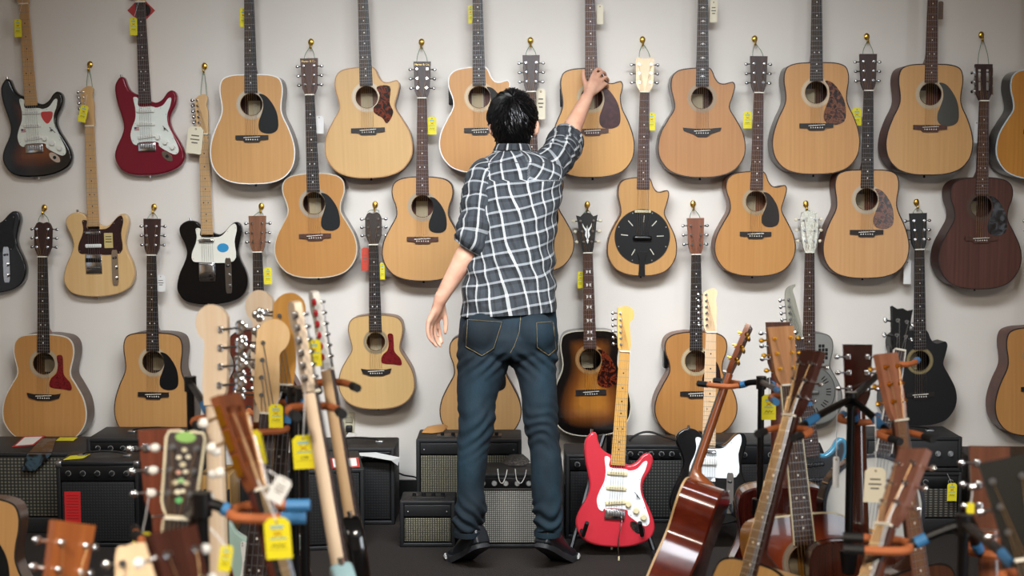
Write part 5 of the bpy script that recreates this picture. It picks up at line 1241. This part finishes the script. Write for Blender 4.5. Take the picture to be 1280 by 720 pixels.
gh = acoustic('acoustic_guitar', 'acoustic guitar with dark vine-inlaid head, cream edging and green oval badge', W=.40, head='round', headm=wood('#4a2c24', '#2c1812'), facem=wood('#35211d', '#21120f', .3, .3), headedge=CREAMB, headscale=.92, tm=CHROME, btn=plain('#eceae4', .3), bound=CREAMB)
fg('h', gh, (221, 650, 2.45), (207, 790, 2.40), (.1, -1, 0))
hs = [c for c in gh.children if c.name.startswith('headstock')][0]
MB().prism(spline([(.018 * math.cos(2 * PI * k / 10), .140 + .0095 * math.sin(2 * PI * k / 10)) for k in range(10)], 2), -.0030, -.0012).build('oval_badge', GRN, hs)
for i, (x, z, r, cc) in enumerate(((0, .030, .007, '#5fb56a'), (-.004, .044, .006, '#e9e2c8'), (.005, .046, .005, '#e9e2c8'), (-.010, .060, .006, '#d8cfae'), (.0, .064, .006, '#9cc98a'), (.010, .060, .006, '#d8cfae'), (-.006, .078, .005, '#e0a890'), (.006, .080, .005, '#e9e2c8'), (0, .092, .006, '#d8cfae'), (-.008, .104, .005, '#e9e2c8'), (.008, .106, .005, '#e9e2c8'), (0, .118, .005, '#d8cfae'))):
    MB().prism(spline([(x + r * math.cos(2 * PI * k / 5 + i), z + r * .8 * math.sin(2 * PI * k / 5 + i)) for k in range(5)], 3), -.0026, -.0012).build('vine_inlay', plain(cc, .35), hs)
fg('i', acoustic('acoustic_guitar', 'acoustic guitar turned backwards, brown head with chrome tuners behind the vine-inlaid head', headm=wood('#7d4028', '#5b2a1a'), neckm=wood('#7d4028', '#5b2a1a'), strings=False), (204, 645, 2.75), (211, 790, 2.71), (-.25, 1, 0))
fg('j', acoustic('classical_guitar', 'classical guitar with slotted head, gilt plates and white tuning buttons', shape='om', W=.37, D=.10, nk=.325, join=12, headm=wood('#8a4f30', '#6a361f'), slots=True, tm=GOLD, btn=plain('#f1eee6', .3), pg=None, inlay=None, bridge='rect', top=W2('#d8a86a', '#cb985a'), pins=False, neckm=wood('#5c2a20', '#43190f')), (329, 612, 2.35), (362, 735, 2.32), (.96, -.28, 0))
fg('k', acoustic('acoustic_guitar', 'acoustic guitar with orange-brown head and chrome tuners below the amplifier with the red sticker', headm=wood('#a8602c', '#8a4719', .3, .3), neckm=wood('#a8602c', '#8a4719')), (76, 785, 2.28), (54, 900, 2.24), (.75, -.66, 0))
fg('l', electric('electric_guitar', 'electric guitar whose blank cream rounded head stands below the vine-inlaid head', 'strat', bodym=plain('#d9cfb4', .3, 0, .4), neckm=wood('#e3c7a2', '#d8b890', .45, .2), board=ROSED), (174, 838, 2.1), (172, 950, 2.06), (.1, -1, 0))
fg('m', acoustic('acoustic_guitar', 'acoustic guitar with dark leaning head and white pearl tuning buttons', headm=wood('#4a261c', '#2e150e', .25, .4), tm=CHROME, btn=plain('#eceae4', .25)), (256, 808, 1.95), (280, 920, 1.92), (.75, -.66, 0))
gn = acoustic('acoustic_guitar', 'pale dreadnought with dark edging on the floor beside the left amplifiers', L=.505, W=.40, D=.115, top=W2('#dfb27c', '#d3a46c'), bind=plain('#2c2620', .4))
fg('n', gn, (-38, 462, 4.0), (-44, 640, 3.95), (.1, -1, 0))
fg('o', acoustic('acoustic_guitar', 'rosewood guitar standing side-on with light edge binding and gold tuners', shape='om', W=.39, D=.125, side=wood('#7a2f1c', '#521b10', .15, .5), bind=plain('#d8b27c', .4), neckm=wood('#a35a2c', '#84421c', .25, .4), headm=wood('#8a4a28', '#6a3218'), tm=GOLD, strings=False), (907, 466, 4.6), (859, 603, 4.53), (-.97, .26, 0))
fg('p', acoustic('acoustic_guitar', 'red-brown sunburst guitar with tan sunburst head and six gold tuners', L=.50, W=.40, D=.11, top=burst('#c07a3c', '#8a3c20', '#4a1810', .10, .75), burst_=True, side=wood('#c98a34', '#a86a20', .2, .5), bind=CREAMB, headm=wood('#c9935f', '#a86e3e', .25, .4), tm=GOLD, bound=CREAMB, board=ROSED), (986, 482, 4.0), (1003, 650, 3.93), (.22, -1, 0))
fg('q', acoustic('acoustic_guitar', 'guitar with plain dark rosewood head leaning towards the sunburst head', headm=wood('#4e2a20', '#371a13', .25, .3), neckm=wood('#4a2018', '#33120c', .25, .3), board=ROSED, side=W2('#d8b27c', '#caa068'), top=W2('#deb47c', '#d2a56c'), tm=CHROME), (986, 520, 3.42), (936, 712, 3.34), (-.90, -.43, 0))
fg('r', electric('electric_guitar', 'black electric guitar with blue flame edge and grey pointed head', 'super', bodym=burst('#0c0d10', '#0f1a26', '#3f8fb0', .03, .20), burst_=True, pgstyle=None, pickm=plain('#15161a', .3), board=ROSED, neckm=wood('#5a4a3c', '#43352a'), headm=wood('#8d8a7c', '#6e6b5e'), tm=CHROME, jack=False), (998, 424, 5.6), (1019, 590, 5.54), (.06, -1, 0))
fg('s', acoustic('acoustic_guitar', 'dark red-brown guitar turned backwards with chrome tuners in the right stand', headm=wood('#3a150e', '#240b06', .15, .5), neckm=wood('#5a2416', '#3e140b', .12, .6), side=wood('#4a2418', '#2f130c', .15, .5), tm=CHROME, strings=False), (1071, 508, 3.9), (1073, 672, 3.83), (.08, 1, 0))
fg('t', acoustic('acoustic_guitar', 'guitar with pinkish mahogany head and gold tuners in the right stand', headm=wood('#b07a60', '#93583f', .3, .3), neckm=wood('#4a2c22', '#33190f'), board=wood('#8a6250', '#6d4636', .5, 0), tm=GOLD, side=wood('#6a4334', '#472a1e', .2, .4), top=wood('#5a3426', '#3e2117', .3, .3)), (1127, 526, 3.5), (1151, 712, 3.44), (.62, -.78, 0))
fg('v', acoustic('acoustic_guitar', 'guitar with worn brown head in the near right stand', headm=wood('#8a5c4c', '#6b4334', .4, .2), neckm=wood('#7a4632', '#5c2f1f'), board=ROSE, tm=CHROME, top=wood('#6a3f2e', '#4c281b', .3, .3)), (1104, 657, 2.76), (1082, 730, 2.72), (-.90, -.43, 0))
fg('w', acoustic('acoustic_guitar', 'guitar turned backwards with brown square head and long chrome tuners in the near right stand', headm=wood('#6e3f28', '#4e2817', .3, .3), neckm=wood('#8a5030', '#6a381f', .25, .3), tm=CHROME, strings=False), (1236, 664, 2.85), (1239, 780, 2.80), (.12, 1, 0))
fg('x', acoustic('acoustic_guitar', 'guitar with black faced head and chrome posts leaning in the near right stand', headm=wood('#5a3626', '#3e2015'), facem=plain('#15130f', .25, 0, .4), tm=CHROME), (1286, 700, 2.3), (1312, 800, 2.26), (-.25, -1, 0))
fg('y', acoustic('acoustic_guitar', 'guitar turned backwards with dark maroon back and light edging behind the sunburst guitar', shape='dread', L=.505, W=.40, D=.115, side=wood('#4a1a14', '#2c0c0a', .15, .5), bind=plain('#c99a62', .4), neckm=MAHO, strings=False), (972, 466, 4.72), (974, 603, 4.70), (.05, 1, 0))
gs = electric('electric_guitar', 'fiesta red electric guitar with white pickguard and tremolo arm on a folding stand', 'strat', bodym=plain('#c9323f', .2, 0, .6), pgm=plain('#eceeee', .3), neckm=wood('#e0ac5a', '#d29a45', .3, .4), dotm=BLACK, pickm=plain('#e6d8ae', .4), tremolo=True)
fg('strat', gs, (781, 440, 5.86), (766, 683, 5.71), (.04, -1, .1))
gt_ = electric('electric_guitar', 'black electric guitar with large white pickguard and pale maple neck on a floor stand', 'tele', bodym=plain('#0b0c0e', .2, 0, .5), pgm=plain('#eef0f0', .3), neckm=wood('#ecc9a0', '#e0b98c', .35, .3), dotm=BLACK, frontface='hum', pickm=CHROME)
fg('tele', gt_, (889, 416, 5.92), (884, 656, 5.79), (.05, -1, .08))
# banjo
bj = empty('banjo'); tag(bj, 'banjo with white drum head and black notched headstock behind the pinkish guitar head', 'banjo')
rb, zc_ = .15, .15; m = MB()
MB().tube([(0, 0, zc_), (0, -.07, zc_)], [rb, rb], 48).build('rim', wood('#4a2a1c', '#301810', .25, .4), bj)
MB().tube([(0, -.07, zc_), (0, -.073, zc_)], [rb * .985, rb * .98], 48).build('drum_head', plain('#d9dcda', .5), bj)
MB().ring((0, zc_), rb * .985, rb * 1.045, -.078, -.062, 48).build('tension_hoop', plain('#17171a', .2, .8), bj)
for k in range(20):
    a = 2 * PI * k / 20; x, z = rb * 1.03 * math.cos(a), zc_ + rb * 1.03 * math.sin(a); MB().cyl((x, -.07, z), (x, -.02, z), .0035, 6).build('tension_hook', CHROME, bj)
MB().box((0, -.080, .085), (.06, .014, .008)).build('bridge', wood('#c99a5a', '#a87a3c'), bj)
neck_parts(bj, .30, .617, .032, .044, -.084, .03, wood('#3c2018', '#26110c'), ROSED, .315, .53, 0, 0, 'dots', 17, bound=WHITE)
o = MB().prism([(.017, 0), (.023, .02), (.030, .105), (.033, .128), (.016, .121), (0, .126), (-.016, .121), (-.033, .128), (-.030, .105), (-.023, .02), (-.017, 0)], 0, .015).build('headstock', plain('#0d0d0f', .25), bj); o.location = (0, -.08, .62); o.rotation_euler = (-.2, 0, 0)
for z in (.04, .085):
    for s in (-1, 1): t = obj('tuning_machine', tuner_mesh(s, .024, .014, .016, 'oval'), CHROME, o); t.location = (s * .014, 0, z)
for i in range(4): obj('string', string_mesh([((i - 1.5) * .011, -.078, .01), ((i - 1.5) * .011, -.088, .085), ((i - 1.5) * .008, -.0875, .619), ((-.014 if i < 2 else .014), -.082, .66 if i in (0, 3) else .70)]), STEEL, bj)
bj['nut_z'] = .617; bj['front'] = .084
fg('u', bj, (1125, 438, 4.2), (1095, 632, 4.14), (.12, -1, 0))

# ---- stands
FOAM = plain('#b8683a', .7); BLUE = plain('#3f7fb4', .5); DARKM = plain('#0e0e10', .35, .3)
def stand(label, px, d, zj, keys, group=None, name='guitar_stand', legs=True, rot=.3):
    b = P(px, 600, d); g = empty(name, (b.x, d, 0)); tag(g, label, 'guitar stand', group); O = Vector(g.location)
    pm = MB(); pm.cyl((0, 0, .10), (0, 0, zj + .01), .0105, 14); pm.cyl((0, 0, .10), (0, 0, zj * .55), .0145, 14); pm.build('pole', DARKM, g)
    MB().cyl((0, 0, zj * .52), (0, 0, zj * .58), .024, 14).build('clamp_collar', BLACK, g)
    MB().cyl((0, 0, zj - .022), (0, 0, zj + .018), .016, 14).build('hub', BLACK, g)
    for k in range(3):
        a = rot + 2 * PI * k / 3; lr = .30 if len(keys) > 1 else .19; e = Vector((math.cos(a) * lr, math.sin(a) * lr, .012)); lg = MB(); lg.tube([(0, 0, .30), e], .010, 8); l_ = lg.build('leg', DARKM, g)
        MB().tube([e * .94 + Vector((0, 0, .0)), e * 1.06], .013, 8).build('rubber_foot', RUBBER, l_)
    for i, key in enumerate(keys):
        C, u, f = YOKES[key]; C = C - O; back = -f
        H = Vector((0, 0, zj)); o_ = C - H; o_.z = 0
        if o_.length < .02: o_ = back.copy()
        o_.normalize(); s = Vector((-o_.y, o_.x, 0)); J = C - o_ * .05
        mid = H * .5 + J * .5 + Vector((0, 0, .004))
        ar = MB(); ar.tube(spline([H, mid, J], 4, False), .0095, 8); ya = ar.build('yoke_arm', DARKM, g)
        MB().tube([J * .75 + mid * .25, J * .35 + mid * .65], .0112, 10).build('tape_sleeve', BLUE, ya)
        yk = MB(); yk.tube(spline([C + s * .047 + o_ * .045, C + s * .049 + o_ * .005, C + s * .036 - o_ * .04, J, C - s * .036 - o_ * .04, C - s * .049 + o_ * .005, C - s * .047 + o_ * .045], 4, False), .0085, 8); y_ = yk.build('yoke', FOAM, g)
        for q in (-1, 1): MB().tube([C + s * .047 * q + o_ * .035, C + s * .046 * q + o_ * .075], .0100, 8).build('yoke_tip', RUBBER if (i + q) % 2 else BLUE, y_)
        # lower cradle arm
        lo = Vector((o_.x * .16, o_.y * .16, .16)); cr = MB(); cr.tube([(0, 0, .30), lo], .009, 8); cr.tube([lo - s * .10 + o_ * .05 + Vector((0, 0, -.03)), lo - s * .06, lo + s * .06, lo + s * .10 + o_ * .05 + Vector((0, 0, -.03))], .010, 8); cr.build('cradle', RUBBER, g)
    return g
stand('black multi guitar stand in the midst of the bass headstocks', 368, 3.62, .985, ['c', 'd', 'f', 'b', 'z'])
stand('slim black guitar stand in front of the dreadnought with the plain black pickguard', 240, 3.80, .985, ['a'])
stand('black guitar stand whose orange yoke holds the pale edge-on head', 380, 2.98, 1.075, ['e'])
stand('near black multi guitar stand with blue sleeves holding the vine-inlaid head', 252, 2.34, .995, ['h', 'j', 'i'])
stand('black guitar stand holding the orange-brown and the cream heads', 150, 2.16, .86, ['k', 'l', 'm'])
stand('black multi guitar stand holding the side-on rosewood guitar', 950, 4.5, .888, ['o', 'p', 'y'])
stand('black multi guitar stand holding the pinkish mahogany head', 1062, 3.72, .955, ['q', 's', 't', 'u'])
stand('near black multi guitar stand holding the brown square head', 1206, 2.72, .868, ['v', 'w', 'x'])
stand('black guitar stand holding the pale dreadnought', -30, 4.10, 1.0, ['n'])
# folding A stands for the two electrics in front of the amplifiers
def astand(label, g0, dy):
    M = g0.matrix_world; bpy.context.view_layer.update(); c = g0.matrix_world @ Vector((0, -.02, 0)); g = empty('folding_guitar_stand', (c.x, c.y + .1, 0)); tag(g, label, 'guitar stand'); O = Vector(g.location)
    z = max(.03, c.z)
    for s in (-1, 1):
        lg = MB(); lg.tube([(s * .17, -.13, .02), (s * .08, .03, .30), (s * .02, .10, .46)], .011, 8); l_ = lg.build('leg', DARKM, g)
        MB().tube([(s * .172, -.20, .018), (s * .170, -.12, .018)], .016, 8).build('rubber_foot', RUBBER, l_)
        MB().tube([(s * .13, -.055, .125), (s * .118, -.15, z + .06), (s * .105, -.19, z + .12)], .009, 8).build('support_arm', RUBBER, g)
    MB().tube([(0, .10, .46), (0, .17, .02)], .010, 8).build('rear_leg', DARKM, g); MB().tube([(-.08, .03, .30), (.08, .03, .30)], .008, 8).build('crossbar', DARKM, g)
bpy.context.view_layer.update()
astand('black folding stand under the fiesta red electric guitar', gs, 0); astand('black folding stand under the black and white electric guitar', gt_, 0); 
rg = [o for o in bpy.data.objects if o.get('label', '').startswith('black electric guitar with blue flame')][0]; astand('black folding stand under the blue-edged black guitar', rg, 0)

# ------------------------------------------------------------------ price tags
YEL = plain('#e8d921', .55); CRE = plain('#e6dcc2', .6); WHT = plain('#e8e6e2', .6); RED = plain('#c9432f', .55); STR = plain('#dcdcdc', .6)
def price_tag(label, px, py, d, wp, hp, m=YEL, at=None, tilt=0.0, yaw=0.0, marks=True, text=None):
    """card wp x hp photo pixels wide at distance d, hanging from pixel at"""
    k = d / F; w_, h = wp * k, hp * k; c = P(px, py, d); g = empty('price_tag', c); g.rotation_euler = (0, tilt, yaw); tag(g, label, 'price tag')
    q = min(w_, h) * .2
    MB().prism([(-w_ / 2, -h / 2), (w_ / 2, -h / 2), (w_ / 2, h / 2 - q), (w_ / 2 - q, h / 2), (-w_ / 2 + q, h / 2), (-w_ / 2, h / 2 - q)], -.0008, .0008).build('card', m, g)
    MB().ring((0, h * .40), h * .014, h * .035, -.0012, -.0008, 10).build('eyelet', plain('#8a6a3a', .5), g)
    ink = plain('#3a3422', .7)
    if marks and m is YEL:
        MB().box((0, -.0011, h * .28), (w_ * .5, .0004, h * .085)).build('printed_header', plain('#8fb4b0', .6), g)
        MB().box((w_ * .02, -.0011, -h * .0), (w_ * .66, .0004, h * .04)).build('printed_rule', plain('#8fb4a4', .6), g)
        x = MB()
        for a in (.6, -.6): x.box((0, -.0012, h * .12), (w_ * .42, .0004, h * .022), Matrix.Rotation(a, 3, 'Y'))
        o = x.build('crossed_price', plain('#b3591c', .7), g); o['kind'] = 'stuff'
        x = MB()
        if text is None:
            for i in range(5): x.box((w_ * (-.22 + i * .11), -.0012, -h * .17), (w_ * .035, .0004, h * .09), Matrix.Rotation(.5 * (-1) ** i, 3, 'Y'))
            o = x.build('handwritten_price', ink, g); o['kind'] = 'stuff'
        else: t = obj('handwritten_price', text_mesh(text, h * .16), ink, g); t.location = (0, -.0012, -h * .18)
        MB().box((0, -.0011, -h * .26), (w_ * .78, .0003, h * .012)).build('printed_line', plain('#a39a2a', .6), g)
    elif marks:
        for i, (zz, ww) in enumerate(((.16, .5), (.02, .6), (-.10, .4))): MB().box((0, -.0011, h * zz), (w_ * ww, .0004, h * .045)).build('printed_line', plain('#6a645a', .7), g)
    if at is not None:
        a = Matrix.Rotation(yaw, 3, 'Z') @ (Matrix.Rotation(tilt, 3, 'Y') @ Vector((0, 0, h * .40))); b = P(at[0], at[1], at[2] if len(at) > 2 else d) - c
        bi = (Matrix.Rotation(yaw, 3, 'Z') @ Matrix.Rotation(tilt, 3, 'Y')).inverted() @ b
        MB().tube([(0, 0, h * .40), bi * .5 + Vector((.001, 0, h * .2)), bi], .0007 if d > 5 else .0013, 5).build('string', STR, g)
    return g
T_ = price_tag
DW = 6.655
T_('yellow price tag beside the sunburst electric guitar\'s neck', 22.5, 35, DW, 9, 22, at=(30, -8))
T_('yellow price tag beside the candy red electric guitar\'s neck', 167, 33, DW, 9, 22, at=(176, -8))
T_('yellow price tag at the natural ash guitar\'s head', 104, 142, DW - .03, 10, 21, tilt=.25, at=(109, 118))
T_('cream price tag at the black and white hanging guitar\'s head', 243.5, 175, 6.672, 19, 34, CRE, tilt=.12, at=(252, 150))
T_('yellow price tag beside the white-edged dreadnought\'s neck', 304, 22, 6.62, 9, 23, at=(313, -10), yaw=.5)
T_('white price tag behind the neck of the guitar under the white-edged dreadnought', 399, 156, 6.665, 11, 22, WHT, at=(396, 110), marks=False)
T_('yellow price tag beside the neck of the guitar at the man\'s left shoulder', 540, 157, 6.65, 11, 22, at=(537, 115))
T_('yellow price tag beside the neck of the half-hidden cutaway guitar', 588, 18, 6.66, 5, 22, at=(597, -10))
T_('pale price tag behind the neck above the man\'s raised hand', 750, 18, 6.67, 8, 24, CRE, at=(745, -10), marks=False)
T_('pale tag behind the dark neck above the man\'s head', 676, 130, 6.67, 11, 38, CRE, at=(672, 108))
T_('yellow price tag beside the black-cone resonator guitar\'s neck', 814.5, 152, 6.65, 9, 22, at=(812, 112))
T_('cream price tag beside the cedar cutaway guitar\'s neck', 892, 14, 6.66, 9, 27, CRE, at=(886, -12))
T_('yellow price tag beside the cutaway guitar with small teardrop guard', 934.5, 150, 6.66, 11, 21, at=(940, 110))
T_('yellow price tag beside the reddish-sided dreadnought\'s neck', 1071, 146, 6.66, 12, 22, at=(1076, 106))
T_('brown price tag beside the olive-guard dreadnought\'s neck', 1176, 13, 6.66, 6, 22, plain('#6b5646', .6), at=(1172, -12), marks=False)
T_('white price tag turned edge-on beside the mahogany guitar\'s neck', 1220, 165, 6.65, 5, 28, WHT, at=(1222, 120), tilt=.06, marks=False)
T_('white price tag beside the neck of the dreadnought with plain black pickguard', 201, 354, 6.65, 11, 21, WHT, at=(200, 310))
T_('yellow price tag at the head of the hidden red-brown guitar', 335, 345, 6.65, 10, 21, at=(332, 305))
T_('red card hanging beside the travel guitar\'s neck', 456.5, 324, 6.66, 9, 29, RED, at=(462, 300), tilt=.03)
T_('yellow price tag beside the travel guitar\'s neck', 478, 339, 6.65, 6, 21, at=(476, 302))
T_('yellow price tag beside the tobacco sunburst guitar\'s neck', 725.5, 350, 6.66, 7, 21, at=(728, 308))
T_('white price tag beside the matt black cutaway guitar\'s neck', 1134, 340, 6.66, 9, 30, WHT, at=(1138, 305), marks=False)
T_('yellow price tag reading 179 hung from the pale edge-on head', 380, 565, 2.88, 28, 43, at=(381, 480), tilt=-.06, text='179')
T_('yellow price tag hung from the classical guitar\'s slotted head', 347.5, 673, 2.25, 33, 53, at=(322, 600), tilt=-.07)
T_('yellow price tag among the strings under the natural maple bass head', 345, 520, 3.42, 18, 30, at=(352, 490))
T_('yellow price tag hung at the white head with red tuners', 393, 441, 3.25, 17, 34, at=(397, 415), tilt=-.05)
T_('yellow price tag behind the classical guitar\'s gilt plates', 318, 560, 2.5, 24, 44, at=(312, 520), tilt=-.2)
T_('yellow price tag below the brown head with chrome tuners', 178, 673, 2.6, 24, 16, at=(186, 620))
T_('yellow price tag beside the dark leaning head with pearl buttons', 282, 698, 2.12, 16, 34, at=(262, 660), tilt=.15)
T_('white paper tag hung at the classical guitar\'s yoke', 349, 612, 2.25, 22, 34, WHT, at=(335, 588), tilt=.5)
T_('large cream price tag hung in front of the banjo', 1093.5, 606, 3.5, 27, 45, CRE, at=(1094, 520), tilt=.04)
T_('yellow price tag hung behind the side-on rosewood guitar\'s stand', 961, 509, 4.3, 18, 32, at=(962, 470))
T_('white price tag hung at the dark red-brown backwards guitar', 1045, 590, 3.8, 8, 40, WHT, at=(1046, 488), marks=False)
T_('yellow price tag hung on the speaker cabinet\'s handle', 1190, 615, 6.06, 12, 23, at=(1184, 592))
T_('yellow price tag behind the near right stand\'s blue sleeve', 1213, 635, 2.8, 10, 14, at=(1216, 610), marks=False)
# small red picture card on the wall behind the candy red guitar's neck
c = P(176.5, 13, WALL - .004); g = empty('picture_card', c); tag(g, 'red diamond-shaped card with black disc behind the candy red guitar\'s neck', 'card'); k = WALL / F
MB().prism([(-17 * k, 0), (0, -17 * k), (17 * k, 0), (0, 17 * k)], -.001, .003).build('card', plain('#b8322f', .5), g)
MB().prism(spline([(4 * k + 8 * k * math.cos(2 * PI * i / 12), 8 * k * math.sin(2 * PI * i / 12)) for i in range(12)], 2), -.002, -.001).build('black_disc', BLACK, g)
